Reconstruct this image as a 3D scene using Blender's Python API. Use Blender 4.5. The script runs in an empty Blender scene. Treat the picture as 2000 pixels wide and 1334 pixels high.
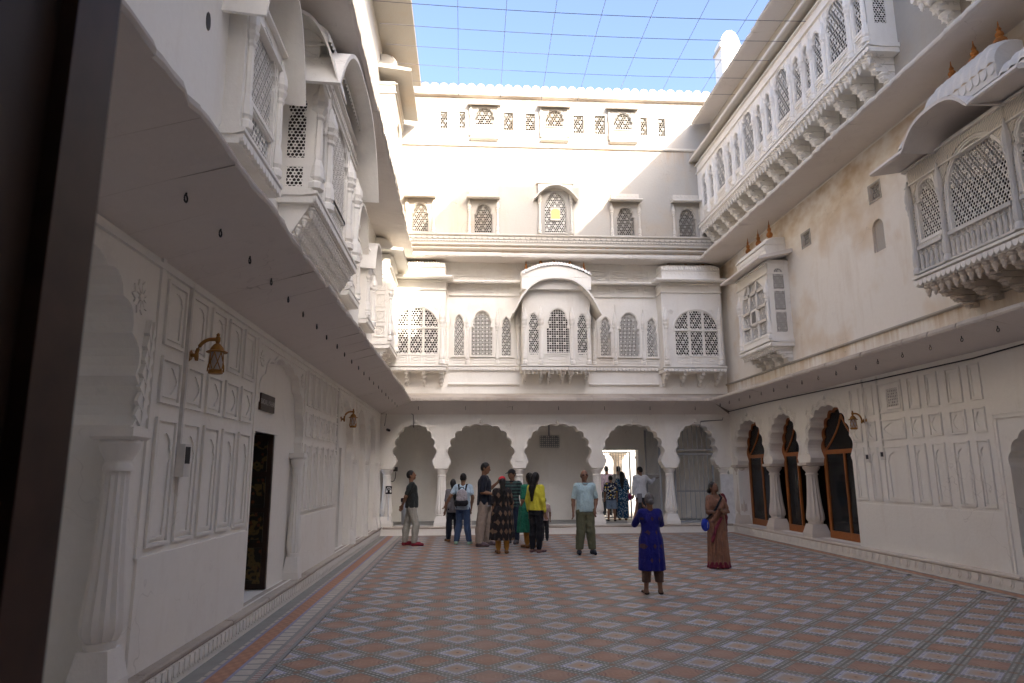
import bpy, bmesh, math, random
import numpy as np
from mathutils import Vector, Matrix
from mathutils.geometry import tessellate_polygon
random.seed(7)
PI = math.pi
SC = bpy.context.scene
COL = SC.collection

# ---------------------------------------------------------------- camera
CAM_H, FPX, YAW, PIT, ROLL = 1.6, 1333.0, 0.066923, 0.191184, -0.006
_r = Vector((math.cos(YAW), -math.sin(YAW), 0))
_u = Vector((-math.sin(YAW)*math.sin(PIT), -math.cos(YAW)*math.sin(PIT), math.cos(PIT)))
_w = Vector((math.sin(YAW)*math.cos(PIT), math.cos(YAW)*math.cos(PIT), math.sin(PIT)))
RX = _r*math.cos(ROLL)+_u*math.sin(ROLL)
UX = -_r*math.sin(ROLL)+_u*math.cos(ROLL)
cam_d = bpy.data.cameras.new('camera')
cam = bpy.data.objects.new('camera', cam_d); COL.objects.link(cam)
M = Matrix.Identity(4)
for i in range(3):
    M[i][0], M[i][1], M[i][2] = RX[i], UX[i], -_w[i]
M[2][3] = CAM_H
cam.matrix_world = M
cam_d.sensor_width = 36; cam_d.lens = 36*FPX/2000
cam_d.clip_start = 0.05; cam_d.clip_end = 500
cam_d.dof.use_dof = True; cam_d.dof.focus_distance = 14; cam_d.dof.aperture_fstop = 4.5
SC.camera = cam
SC.cycles.diffuse_bounces = 6

def ray(x, y): return RX*((x-1000)/FPX)-UX*((y-667)/FPX)+_w
ORG = Vector((0, 0, CAM_H))
def onZ(x, y, z=0.0): d = ray(x, y); return ORG+d*((z-CAM_H)/d.z)
def onX(x, y, X): d = ray(x, y); p = ORG+d*(X/d.x); return p.y, p.z      # (u, z) on a side wall
def onY(x, y, Y): d = ray(x, y); p = ORG+d*(Y/d.y); return p.x, p.z      # (u, z) on a back wall

# ---------------------------------------------------------------- sky, sun, exposure
SUN_TO = Vector((1.0, -1.85, 1.0)).normalized()       # towards the sun
wd = bpy.data.worlds.new('World'); SC.world = wd; wd.use_nodes = True
nt = wd.node_tree
sky = nt.nodes.new('ShaderNodeTexSky'); sky.sky_type = 'NISHITA'; sky.sun_disc = False
sky.sun_elevation = math.asin(SUN_TO.z); sky.sun_rotation = math.atan2(SUN_TO.x, SUN_TO.y)
sky.altitude = 200; sky.air_density = 0.45; sky.dust_density = 4.5; sky.ozone_density = 1.5
bg = nt.nodes['Background']; bg.inputs['Strength'].default_value = 0.15
nt.links.new(sky.outputs[0], bg.inputs['Color'])
sun_d = bpy.data.lights.new('sun', 'SUN'); sun_d.energy = 2.0; sun_d.angle = math.radians(0.6)
sun_d.color = (1.0, 0.90, 0.76)
sun = bpy.data.objects.new('sun', sun_d); COL.objects.link(sun)
sun.rotation_euler = (-SUN_TO).to_track_quat('-Z', 'Y').to_euler()
sun.location = (10, -20, 30)
SC.view_settings.view_transform = 'Standard'; SC.view_settings.look = 'None'
SC.view_settings.gamma = 1.0; SC.view_settings.exposure = 2.6
SC.view_settings.use_curve_mapping = False

# ---------------------------------------------------------------- materials
MATS = {}
class NT:
    def __init__(s, name):
        s.m = bpy.data.materials.new(name); s.m.use_nodes = True; s.t = s.m.node_tree
        s.b = s.t.nodes['Principled BSDF']; s.b.inputs['Specular IOR Level'].default_value = 0.3
    def n(s, ty, **kw):
        nd = s.t.nodes.new(ty)
        for k, v in kw.items():
            if k.startswith('i_'): nd.inputs[int(k[2:])].default_value = v
            else: setattr(nd, k, v)
        return nd
    def l(s, a, b): s.t.links.new(a, b)
    def pos(s, scale=(1, 1, 1), obj=False):
        tc = s.n('ShaderNodeTexCoord'); mp = s.n('ShaderNodeMapping'); mp.inputs['Scale'].default_value = scale
        if obj: s.l(tc.outputs['Object'], mp.inputs[0])
        else:
            g = s.n('ShaderNodeNewGeometry'); s.l(g.outputs['Position'], mp.inputs[0])
        return mp.outputs[0]
    def noise(s, vec, scale, detail=4, rough=.55):
        nd = s.n('ShaderNodeTexNoise'); nd.inputs['Scale'].default_value = scale
        nd.inputs['Detail'].default_value = detail; nd.inputs['Roughness'].default_value = rough
        if vec is not None: s.l(vec, nd.inputs['Vector'])
        return nd.outputs['Fac']
    def ramp(s, fac, a, b, va=0.0, vb=1.0):
        nd = s.n('ShaderNodeMapRange'); nd.inputs[1].default_value = a; nd.inputs[2].default_value = b
        nd.inputs[3].default_value = va; nd.inputs[4].default_value = vb; nd.clamp = True
        s.l(fac, nd.inputs[0]); return nd.outputs[0]
    def mix(s, fac, a, b, mode='MIX'):
        nd = s.n('ShaderNodeMix', data_type='RGBA', blend_type=mode)
        for sock, v in ((nd.inputs[0], fac), (nd.inputs[6], a), (nd.inputs[7], b)):
            if isinstance(v, (int, float)): sock.default_value = v
            elif isinstance(v, tuple): sock.default_value = (*v, 1) if len(v) == 3 else v
            else: s.l(v, sock)
        return nd.outputs[2]
    def math(s, op, a, b=None, c=None):
        nd = s.n('ShaderNodeMath', operation=op)
        for i, v in enumerate((a, b, c)):
            if v is None: continue
            if isinstance(v, (int, float)): nd.inputs[i].default_value = v
            else: s.l(v, nd.inputs[i])
        return nd.outputs[0]
    def bump(s, h, strength=.3, dist=.01):
        nd = s.n('ShaderNodeBump'); nd.inputs['Strength'].default_value = strength; nd.inputs['Distance'].default_value = dist
        s.l(h, nd.inputs['Height']); s.l(nd.outputs[0], s.b.inputs['Normal'])
    def col(s, c):
        if isinstance(c, tuple): s.b.inputs['Base Color'].default_value = (*c, 1)
        else: s.l(c, s.b.inputs['Base Color'])
    def done(s, rough=.8):
        if isinstance(rough, (int, float)): s.b.inputs['Roughness'].default_value = rough
        else: s.l(rough, s.b.inputs['Roughness'])
        return s.m

def plaster(name, base, stain=(.55, .36, .17), amt=.35, streak=.25, lo=.52, hi=.8, grime=.15, runs=(), crack=.4):
    t = NT(name)
    p = t.pos()
    n1 = t.noise(p, .55, 4, .62)
    n2 = t.noise(t.pos((1.4, 1.4, .22)), 2.2, 3, .65)
    n3 = t.noise(p, 14, 1, .6)
    c = t.mix(t.ramp(n1, lo, hi, 0, amt), base, stain)
    c = t.mix(t.ramp(n2, .55, .85, 0, streak), c, (stain[0]*.8, stain[1]*.85, stain[2]))
    g = t.noise(p, 3.1, 5, .7)
    c = t.mix(t.ramp(g, .6, .82, 0, grime), c, (.30, .27, .24))
    c = t.mix(t.ramp(n3, .3, .7, 0, .10), c, (base[0]*.8, base[1]*.78, base[2]*.76))
    vo = t.n('ShaderNodeTexVoronoi', feature='DISTANCE_TO_EDGE'); vo.inputs['Scale'].default_value = .8
    wp = t.n('ShaderNodeVectorMath', operation='ADD'); nv = t.n('ShaderNodeTexNoise'); nv.inputs['Scale'].default_value = 2.5; nv.inputs['Detail'].default_value = 2; t.l(p, nv.inputs['Vector']); t.l(p, wp.inputs[0]); t.l(nv.outputs['Color'], wp.inputs[1]); t.l(wp.outputs[0], vo.inputs['Vector'])
    ck = t.math('MULTIPLY', t.ramp(vo.outputs['Distance'], .0, .006, 1, 0), t.ramp(n1, .5, .62, 0, crack))
    c = t.mix(ck, c, (.22, .18, .14))
    if runs:      # rain and rust runs below ledges
        sp = t.n('ShaderNodeSeparateXYZ'); t.l(p, sp.inputs[0])
        st = t.noise(t.pos((5, 5, .35)), 1.6, 3, .6); br = t.noise(t.pos((.9, .9, 1.6)), 1.5, 3, .6)
        for zt, dz, am, colr, brush in runs:
            f = t.math('MULTIPLY', t.ramp(sp.outputs[2], zt-dz, zt), t.math('LESS_THAN', sp.outputs[2], zt))
            c = t.mix(t.math('MULTIPLY', f, t.ramp(br if brush else st, .40, .66, 0, am)), c, colr)
    t.col(c); t.bump(t.math('ADD', t.noise(p, 24, 2, .65), t.math('MULTIPLY', g, 1.6)), .4, .008)
    return t.done(.88)
def plain(name, c, rough=.6, metal=0.0, var=.12, scale=8, bump=0):
    t = NT(name)
    p = t.pos(obj=True)
    n = t.noise(p, scale, 5)
    t.col(t.mix(t.ramp(n, .3, .7, 0, 1), tuple(x*(1-var) for x in c), tuple(min(1, x*(1+var)) for x in c)))
    t.b.inputs['Metallic'].default_value = metal
    if bump: t.bump(t.noise(p, scale*6, 4), bump, .004)
    return t.done(rough)
MATS['white'] = plaster('white_plaster', (.85, .82, .755), amt=.15, streak=.16, grime=.2, crack=.3)
MATS['carved'] = plaster('carved_white_stone', (.86, .83, .765), stain=(.62, .46, .29), amt=.32, streak=.22, lo=.5, hi=.85, grime=.2)
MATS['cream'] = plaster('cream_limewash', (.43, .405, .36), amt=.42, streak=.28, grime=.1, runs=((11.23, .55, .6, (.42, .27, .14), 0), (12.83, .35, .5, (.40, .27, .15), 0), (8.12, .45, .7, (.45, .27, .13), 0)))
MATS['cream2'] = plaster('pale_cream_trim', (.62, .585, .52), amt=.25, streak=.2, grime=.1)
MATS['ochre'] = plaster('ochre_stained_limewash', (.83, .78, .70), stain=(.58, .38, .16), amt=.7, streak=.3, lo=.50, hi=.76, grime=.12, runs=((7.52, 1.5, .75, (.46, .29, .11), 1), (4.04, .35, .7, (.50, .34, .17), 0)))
MATS['soffit'] = plaster('shaded_soffit_plaster', (.74, .69, .635), stain=(.45, .39, .34), amt=.3, streak=.05, grime=.25)  # wall plaster greyed: shade under the eaves put into the colour
MATS['edge'] = plaster('weathered_stone_edge', (.52, .46, .39), stain=(.30, .24, .19), amt=.75, streak=.5, lo=.42, hi=.66, grime=.7)
MATS['room'] = plain('painted_room_dark', (.035, .026, .020), .9)  # near-black: the darkness of unlit rooms is put into the colour
MATS['marble'] = plaster('marble_column', (.66, .59, .51), stain=(.45, .33, .22), amt=.35, streak=.35, grime=.2, crack=0)
MATS['white_marble'] = plaster('white_marble_column', (.83, .80, .74), amt=.12, streak=.12, grime=.22, crack=0)
MATS['terracotta'] = plain('finial_terracotta', (.42, .17, .045), .6, 0, .3)
MATS['wire'] = plain('wire_steel', (.10, .10, .12), .5)
MATS['black'] = plain('black_plastic', (.012, .012, .014), .45)
MATS['brass'] = plain('aged_brass', (.34, .17, .045), .5, .6, .3, 12)
MATS['iron'] = plain('dark_iron', (.05, .045, .04), .6, .4)
MATS['whitepaint'] = plain('white_painted_metal', (.72, .72, .72), .45)
MATS['greypaint'] = plain('grey_painted_metal', (.33, .34, .35), .45)
MATS['conduit'] = plain('conduit_plastic', (.66, .63, .58), .5)
MATS['steel'] = plain('brushed_steel', (.42, .42, .43), .32, .8)

# ---------------------------------------------------------------- mesh tools
class F:
    def __init__(s, O, U, N): s.O, s.U, s.N = Vector(O), Vector(U), Vector(N)
    def P(s, u, z, n=0.0): return s.O+s.U*u+s.N*n+Vector((0, 0, z))
FL = F((-2.35, 0, 0), (0, 1, 0), (1, 0, 0))
FR = F((7.45, 0, 0), (0, 1, 0), (-1, 0, 0))
FB = F((0, 19.0, 0), (1, 0, 0), (0, -1, 0))
FW = F((0, 0, 0), (1, 0, 0), (0, -1, 0))
FG = F((0, 0, 0), (1, 0, 0), (0, 1, 0))

class MB:
    def __init__(s, fr=FG): s.v = []; s.f = []; s.fr = fr; s.tags = []
    def tag(s, name):
        """start a new piece: it becomes an object of its own"""
        s.tags.append((len(s.v), len(s.f), name)); return s
    def add(s, vs, fs):
        b = len(s.v); s.v += [tuple(p) for p in vs]; s.f += [tuple(i+b for i in q) for q in fs]
    def box(s, u0, u1, z0, z1, n0, n1, fr=None):
        P = (fr or s.fr).P
        s.add([P(u, z, n) for n in (n0, n1) for z in (z0, z1) for u in (u0, u1)],
              [(0, 1, 3, 2), (4, 6, 7, 5), (0, 4, 5, 1), (2, 3, 7, 6), (0, 2, 6, 4), (1, 5, 7, 3)])
        return s
    def frustum(s, u, n, z0, z1, a0, b0, a1, b1):
        """square tapered block centred on (u,n): half sizes a (along u), b (along n)"""
        P = s.fr.P
        s.add([P(u+sx*a, z, n+sy*b) for z, a, b in ((z0, a0, b0), (z1, a1, b1)) for sy in (-1, 1) for sx in (-1, 1)],
              [(0, 1, 3, 2), (4, 6, 7, 5), (0, 4, 5, 1), (2, 3, 7, 6), (0, 2, 6, 4), (1, 5, 7, 3)])
        return s
    def plate(s, outer, holes, n0, n1, back=False, fr=None):
        """flat sheet facing n1 (front) with pierced holes; edges run back to n0"""
        P = (fr or s.fr).P
        loops = [outer]+list(holes)
        tri = tessellate_polygon([[Vector((a, b, 0)) for a, b in L] for L in loops])
        flat = [q for L in loops for q in L]
        s.add([P(a, b, n1) for a, b in flat], tri)
        if back: s.add([P(a, b, n0) for a, b in flat], tri)
        for L in loops:
            k = len(L)
            s.add([P(a, b, n1) for a, b in L]+[P(a, b, n0) for a, b in L],
                  [(i, (i+1) % k, k+(i+1) % k, k+i) for i in range(k)])
        return s
    def prof(s, pts, ua, ub, mitre_a=0, mitre_b=0, cap=True):
        """profile [(n,z)] run along u from ua to ub; ends mitred by n*mitre"""
        P = s.fr.P; k = len(pts)
        s.add([P(ua+n*mitre_a, z, n) for n, z in pts]+[P(ub-n*mitre_b, z, n) for n, z in pts],
              [(i, (i+1) % k, k+(i+1) % k, k+i) for i in range(k)]+([tuple(range(k)), tuple(range(k, 2*k))] if cap else []))
        return s
    def lathe(s, u, n, prof, seg=12, flute=0.0, a0=0, a1=2*PI):
        P = s.fr.P; full = abs(a1-a0-2*PI) < 1e-6; m = seg if full else seg+1
        vs = []
        for r, z in prof:
            for i in range(m):
                a = a0+(a1-a0)*i/seg
                rr = r*(1-(flute if i % 2 else 0))
                vs.append(P(u+rr*math.cos(a), z, n+rr*math.sin(a)))
        fs = []
        for j in range(len(prof)-1):
            for i in range(seg):
                k = (i+1) % m
                fs.append((j*m+i, j*m+k, (j+1)*m+k, (j+1)*m+i))
        fs.append(tuple(range(m))); fs.append(tuple((len(prof)-1)*m+i for i in range(m)))
        s.add(vs, fs); return s
    def tube(s, pts, r, seg=6, closed=False):
        pts = [Vector(p) for p in pts]; vs = []; k = len(pts)
        for i, p in enumerate(pts):
            t = (pts[(i+1) % k if closed else min(i+1, k-1)]-pts[(i-1) if (closed or i) else 0])
            t = t.normalized() if t.length > 1e-9 else Vector((0, 0, 1))
            a = Vector((0, 0, 1)) if abs(t.z) < .9 else Vector((1, 0, 0))
            x = t.cross(a).normalized(); y = t.cross(x)
            rr = r[i] if isinstance(r, (list, tuple)) else r
            vs += [p+x*(rr*math.cos(2*PI*j/seg))+y*(rr*math.sin(2*PI*j/seg)) for j in range(seg)]
        fs = [(i*seg+j, i*seg+(j+1) % seg, ((i+1) % k)*seg+(j+1) % seg, ((i+1) % k)*seg+j)
              for i in range(k if closed else k-1) for j in range(seg)]
        if not closed: fs += [tuple(range(seg)), tuple((k-1)*seg+j for j in range(seg))]
        s.add(vs, fs); return s
    def grid(s, fn, nu, nv, closed_u=False):
        vs = [fn(i/nu, j/nv) for j in range(nv+1) for i in range(nu+1)]
        s.add(vs, [(j*(nu+1)+i, j*(nu+1)+i+1, (j+1)*(nu+1)+i+1, (j+1)*(nu+1)+i) for j in range(nv) for i in range(nu)])
        return s
    def mesh(s, name, mat, smooth=0):
        me = bpy.data.meshes.new(name); me.from_pydata(s.v, [], s.f); me.update()
        bm = bmesh.new(); bm.from_mesh(me)
        bmesh.ops.recalc_face_normals(bm, faces=bm.faces); bm.to_mesh(me); bm.free()
        if smooth:
            me.polygons.foreach_set('use_smooth', [True]*len(me.polygons)); me.set_sharp_from_angle(angle=math.radians(smooth))
        if mat is not None: me.materials.append(MATS[mat] if isinstance(mat, str) else mat)
        return me

STUFF = ('petal_row', 'pendant_row')
def obj(name, mb, mat, parent=None, smooth=0, **tags):
    if mb.tags:
        cuts = mb.tags+[(len(mb.v), len(mb.f), None)]; first = None
        if cuts[0][1] > 0:
            m0 = MB(); m0.v = mb.v[:cuts[0][0]]; m0.f = mb.f[:cuts[0][1]]; first = obj(name, m0, mat, parent, smooth, **tags)
        for (v0, f0_, nm), (v1, f1_, _) in zip(cuts, cuts[1:]):
            if f1_ == f0_: continue
            m0 = MB(); m0.v = mb.v[v0:v1]; m0.f = [tuple(i-v0 for i in q) for q in mb.f[f0_:f1_]]
            o = place(nm or name, m0.mesh(nm or name, mat, smooth), parent)
            if nm in STUFF: o['kind'] = 'stuff'
            first = first or o
        return first
    o = place(name, mb.mesh(name, mat, smooth), parent)
    for k, v in tags.items(): o[k] = v
    return o
def thing(name, label, cat, loc=(0, 0, 0), group=None):
    """an Empty at the thing's base; its parts are modelled in world space and parented to it"""
    o = bpy.data.objects.new(name, None); COL.objects.link(o); o.location = loc; o.empty_display_size = .2
    o['label'] = label; o['category'] = cat
    if group: o['group'] = group
    WPOS[o.name] = Vector(loc)
    return o
WPOS = {}
def place(name, me, parent=None, loc=None, rotz=0.0, scale=None):
    o = bpy.data.objects.new(name, me); COL.objects.link(o)
    if parent is not None:
        o.parent = parent
        base = WPOS.get(parent.name, Vector((0, 0, 0)))
        o.matrix_parent_inverse = Matrix.Translation(-base)
        WPOS[o.name] = Vector((0, 0, 0)) if loc is None else Vector(loc)
    if loc is not None: o.location = loc
    if rotz: o.rotation_euler = (0, 0, rotz)
    if scale is not None: o.scale = scale
    return o

# outlines -------------------------------------------------------
def lobed(p0, p1, bulge, k=5):
    """arc from p0 to p1 swelling to the left of the direction"""
    (x0, y0), (x1, y1) = p0, p1
    dx, dy = x1-x0, y1-y0; out = []
    for i in range(1, k):
        t = i/k; h = bulge*4*t*(1-t)
        out.append((x0+dx*t-dy*h, y0+dy*t+dx*h))
    return out
def cusp_curve(w, zs, za, lobes=4, bulge=.22, k=4, tip=True):
    """right-to-left cusped arch curve from (+w/2,zs) over apex (0,za) to (-w/2,zs)"""
    half = []
    for i in range(lobes+1):
        t = (i/lobes)
        a = t*PI/2
        x = (w/2)*math.cos(a)**.85 if i < lobes else 0.0
        z = zs+(za-zs)*(math.sin(a)**.95)
        half.append((x, z))
    right = [half[0]]
    for i in range(lobes):
        last = i == lobes-1
        b = -bulge if not last else -bulge*.55
        right += lobed(half[i], half[i+1], b, k)+[half[i+1]]
    left = [(-x, z) for x, z in reversed(right[:-1])]
    return right+left
def arch(uc, w, z0, zs, za, kind='cusp', lobes=4, k=4):
    if kind == 'rect': return [(uc-w/2, z0), (uc+w/2, z0), (uc+w/2, za), (uc-w/2, za)]
    if kind == 'cusp': c = cusp_curve(w, zs, za, lobes, .22, k)
    elif kind == 'round': c = [(w/2*math.cos(PI*i/14), zs+(za-zs)*math.sin(PI*i/14)) for i in range(15)]
    elif kind == 'step':      # shouldered cusped head, narrower than the light below
        c = [(w/2, zs)]+[(.80*w/2, zs+.02)]+[(x, z) for x, z in cusp_curve(w*.8, zs+.06, za, 3, .16, 3)]+[(-.80*w/2, zs+.02), (-w/2, zs)]
    return [(uc-w/2, z0), (uc+w/2, z0)]+[(uc+x, z) for x, z in c if not (abs(z-z0) < 1e-6)]
def inside(poly, x, y):
    r = False; j = len(poly)-1
    for i in range(len(poly)):
        xi, yi = poly[i]; xj, yj = poly[j]
        if (yi > y) != (yj > y) and x < (xj-xi)*(y-yi)/(yj-yi)+xi: r = not r
        j = i
    return r
def rect(u0, u1, z0, z1): return [(u0, z0), (u1, z0), (u1, z1), (u0, z1)]
def grow(poly, d):
    xs = [p[0] for p in poly]; ys = [p[1] for p in poly]
    cx, cy = (min(xs)+max(xs))/2, (min(ys)+max(ys))/2; hx, hy = (max(xs)-min(xs))/2, (max(ys)-min(ys))/2
    return [(cx+(x-cx)*(hx+d)/hx, cy+(y-cy)*(hy+d)/hy) for x, y in poly]

def jali(mb, poly, n, cell=.065, thick=.014, hole=.8, style='hex'):
    """pierced stone lattice filling an outline: every opening is cut through"""
    xs = [p[0] for p in poly]; ys = [p[1] for p in poly]
    big = grow(poly, cell*.55); P = mb.fr.P
    if style == 'hex':
        dy = cell*.866; rows = int((max(ys)-min(ys))/dy)+3; cols = int((max(xs)-min(xs))/cell)+3
        for j in range(-1, rows):
            for i in range(-1, cols):
                cx = min(xs)+(i+(.5 if j % 2 else 0))*cell; cy = min(ys)+j*dy
                if not inside(big, cx, cy): continue
                R = cell/math.sqrt(3); star = ((i+2*(j//2)) % 3 == 0 and j % 2 == 0)
                h = hole*(.55 if star else 1.0)
                an = [PI/6+PI/3*q for q in range(6)]
                o = [(cx+R*math.cos(a), cy+R*math.sin(a)) for a in an]
                q = [(cx+R*h*math.cos(a), cy+R*h*math.sin(a)) for a in an]
                mb.add([P(a, b, n) for a, b in o]+[P(a, b, n) for a, b in q]+[P(a, b, n-thick) for a, b in q],
                       [(k, (k+1) % 6, 6+(k+1) % 6, 6+k) for k in range(6)]+[(6+k, 6+(k+1) % 6, 12+(k+1) % 6, 12+k) for k in range(6)])
    else:
        rows = int((max(ys)-min(ys))/cell)+2; cols = int((max(xs)-min(xs))/cell)+2
        for j in range(-1, rows):
            for i in range(-1, cols):
                cx = min(xs)+(i+.5)*cell; cy = min(ys)+(j+.5)*cell
                if not inside(big, cx, cy): continue
                R = cell/2; h = hole*(.5 if (i % 3 == 1 and j % 3 == 1) else 1)
                o = [(cx-R, cy-R), (cx+R, cy-R), (cx+R, cy+R), (cx-R, cy+R)]
                q = [(cx+(a-cx)*h, cy+(b-cy)*h) for a, b in o]
                mb.add([P(a, b, n) for a, b in o]+[P(a, b, n) for a, b in q]+[P(a, b, n-thick) for a, b in q],
                       [(k, (k+1) % 4, 4+(k+1) % 4, 4+k) for k in range(4)]+[(4+k, 4+(k+1) % 4, 8+(k+1) % 4, 8+k) for k in range(4)])
    return mb

def window(fr, poly, n, holes, parent, cell=.065, style='hex', mat='carved', name='lattice_screen', depth=.05, room=.5, hole=.8):
    """opening cut in the surrounding sheet (added to `holes`), the pierced screen and the dark room behind it"""
    holes.append(poly)
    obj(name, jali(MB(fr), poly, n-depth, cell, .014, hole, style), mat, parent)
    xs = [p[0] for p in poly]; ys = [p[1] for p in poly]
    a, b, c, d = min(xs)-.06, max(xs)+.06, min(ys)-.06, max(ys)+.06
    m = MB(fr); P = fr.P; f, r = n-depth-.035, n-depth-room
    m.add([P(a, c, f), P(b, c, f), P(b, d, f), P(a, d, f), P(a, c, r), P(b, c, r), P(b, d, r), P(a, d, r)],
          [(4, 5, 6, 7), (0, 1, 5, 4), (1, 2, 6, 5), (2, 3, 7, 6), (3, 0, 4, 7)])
    obj('painted_dark_room', m, 'room', parent)
def petals(mb, u0, u1, z, n, w=.11, h=.09, d=.03):
    """hanging row of lotus petals under a ledge"""
    mb.tag('petal_row')
    k = max(1, round((u1-u0)/w)); w = (u1-u0)/k; P = mb.fr.P
    for i in range(k):
        c = u0+(i+.5)*w
        pts = [(c-w*.46, z), (c+w*.46, z)]+[(c+w*.46*math.cos(a), z-h*.45-h*.55*math.sin(a)) for a in (0, PI*.2, PI*.4, PI*.5, PI*.6, PI*.8, PI)]
        mb.plate(pts, [], n, n+d)
    return mb
def column(mb, u, n, z0, z1, r=.1, seg=24, base=.19, flute=.13):
    seg = 24
    """bulbous Rajput column: tapered block, swelling fluted shaft, bell capital, square abacus"""
    h = z1-z0; Z = lambda t: z0+h*t
    mb.frustum(u, n, Z(0), Z(.055), base, base, base, base)
    mb.frustum(u, n, Z(.055), Z(.17), base*.97, base*.97, base*.72, base*.72)
    mb.lathe(u, n, [(base*.66, Z(.165)), (base*.74, Z(.18)), (base*.74, Z(.195)), (base*.6, Z(.205))], seg)
    mb.lathe(u, n, [(r*1.35, Z(.2)), (r*1.66, Z(.235)), (r*1.62, Z(.29)), (r*1.35, Z(.42)), (r*1.12, Z(.62)), (r, Z(.83))], seg, flute)
    mb.lathe(u, n, [(r*1.14, Z(.83)), (r*1.18, Z(.845)), (r*1.02, Z(.86)), (r*1.05, Z(.875)), (r*1.5, Z(.915)), (r*1.62, Z(.94)), (r*1.45, Z(.955))], seg)
    mb.frustum(u, n, Z(.952), Z(.965), r*1.5, r*1.5, r*1.78, r*1.78)
    mb.frustum(u, n, Z(.965), Z(1), r*1.78, r*1.78, r*1.78, r*1.78)
    return mb
def finial(mb, p, h=.3, r=.05):
    mb.tag('finial')
    fr0 = mb.fr; mb.fr = FG
    mb.lathe(p[0], p[1], [(r*.5, p[2]), (r*.9, p[2]+h*.05), (r*.5, p[2]+h*.1), (r, p[2]+h*.2), (r*.95, p[2]+h*.3), (r*.4, p[2]+h*.42), (r*.62, p[2]+h*.48), (r*.6, p[2]+h*.55), (r*.28, p[2]+h*.64), (r*.4, p[2]+h*.7), (r*.16, p[2]+h*.8), (r*.05, p[2]+h)], 10)
    mb.fr = fr0; return mb
def hood(mb, u0, u1, zt, za, n0, n1, th=.045, drop=.08, seg=20, power=2.0):
    """curved Bengal-style eave: bow-shaped slab that droops to a point at both ends"""
    P = mb.fr.P; um = (u0+u1)/2; hw = (u1-u0)/2
    def zc(t): return zt+(za-zt)*(1-abs(t)**power)
    vs = []
    for i in range(seg+1):
        t = -1+2*i/seg
        for n, dz in ((n0, 0), (n1, -drop)):
            vs.append(P(um+hw*t, zc(t)+dz, n)); vs.append(P(um+hw*t*(1-.02), zc(t)+dz-th*(1 if abs(t) < .99 else .3), n))
    fs = []
    for i in range(seg):
        a, b = i*4, (i+1)*4
        fs += [(a, b, b+2, a+2), (a+1, a+3, b+3, b+1), (a+2, b+2, b+3, a+3), (a, a+1, b+1, b)]
    fs += [(0, 2, 3, 1), (seg*4, seg*4+1, seg*4+3, seg*4+2)]
    mb.add(vs, fs); return mb
def ribbed(mb, u0, u1, z0, z1, n0, n1, zfun=None, rib=.075):
    """ribbed vaulted roof; cross-section a quarter-round from the front edge up and back"""
    nr = max(4, round((u1-u0)/rib)); P = mb.fr.P
    def fn(a, b):
        u = u0+(u1-u0)*a; zz = zfun((a-.5)*2) if zfun else 0
        bulge = .5-.5*math.cos(2*PI*a*nr)
        an = b*PI/2
        e = min(1.0, min(a, 1-a)*(u1-u0)/.18) if zfun is None else 1
        return P(u, zz+z0+(z1-z0)*math.sin(an)*(.75+.25*e)+.018*bulge, n0+(n1-n0)*math.cos(an)**.8+.02*bulge)
    mb.grid(fn, nr*6, 6)
    k = 8
    for a in (0, 1):
        mb.add([fn(a, j/k) for j in range(k+1)]+[P(u0+(u1-u0)*a, (zfun((a-.5)*2) if zfun else 0)+z0, n0)], [tuple(range(k+2))])
    return mb
def bracket(mb, u, z, n0, n1, h, w=.09):
    """scrolled stone bracket: stacked lotus drops stepping back to the wall"""
    st = 4
    for i in range(st):
        t0, t1 = i/st, (i+1)/st
        na = n1-(n1-n0)*t0*.95
        zz = z-h*t0; zb = z-h*t1
        mb.box(u-w/2*(1-.08*i), u+w/2*(1-.08*i), zb+.01, zz, n0, na-(n1-n0)*.10)
        mb.lathe(u, na-.09, [(w*.62, zz), (w*.66, zz-h*.07), (w*.42, zz-h*.13), (w*.46, zz-h*.17), (w*.18, zz-h*.25), (.004, zz-h*.3)], 8)
    return mb
def drops(mb, u0, u1, z, n, w=.12, r=.042, h=.15):
    k = max(1, round((u1-u0)/w))
    for i in range(k):
        u = u0+(i+.5)*(u1-u0)/k
        mb.lathe(u, n, [(r, z), (r*1.1, z-h*.2), (r*.7, z-h*.32), (r*.8, z-h*.45), (r*.45, z-h*.7), (r*.5, z-h*.8), (.003, z-h)], 8)
    return mb
def rosette(mb, u, z, n, r=.09):
    mb.tag('rosette')
    P = mb.fr.P
    for k in range(10):
        a = 2*PI*k/10; c, s = math.cos(a), math.sin(a)
        q = [(r*.25, -.0), (r*.65, -r*.2), (r, 0), (r*.65, r*.2)]
        mb.plate([(u+x*c-y*s, z+x*s+y*c) for x, y in q], [], n, n+.012)
    mb.plate([(u+r*.22*math.cos(2*PI*i/8), z+r*.22*math.sin(2*PI*i/8)) for i in range(8)], [], n, n+.018)
    return mb
PANELS = {}
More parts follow.
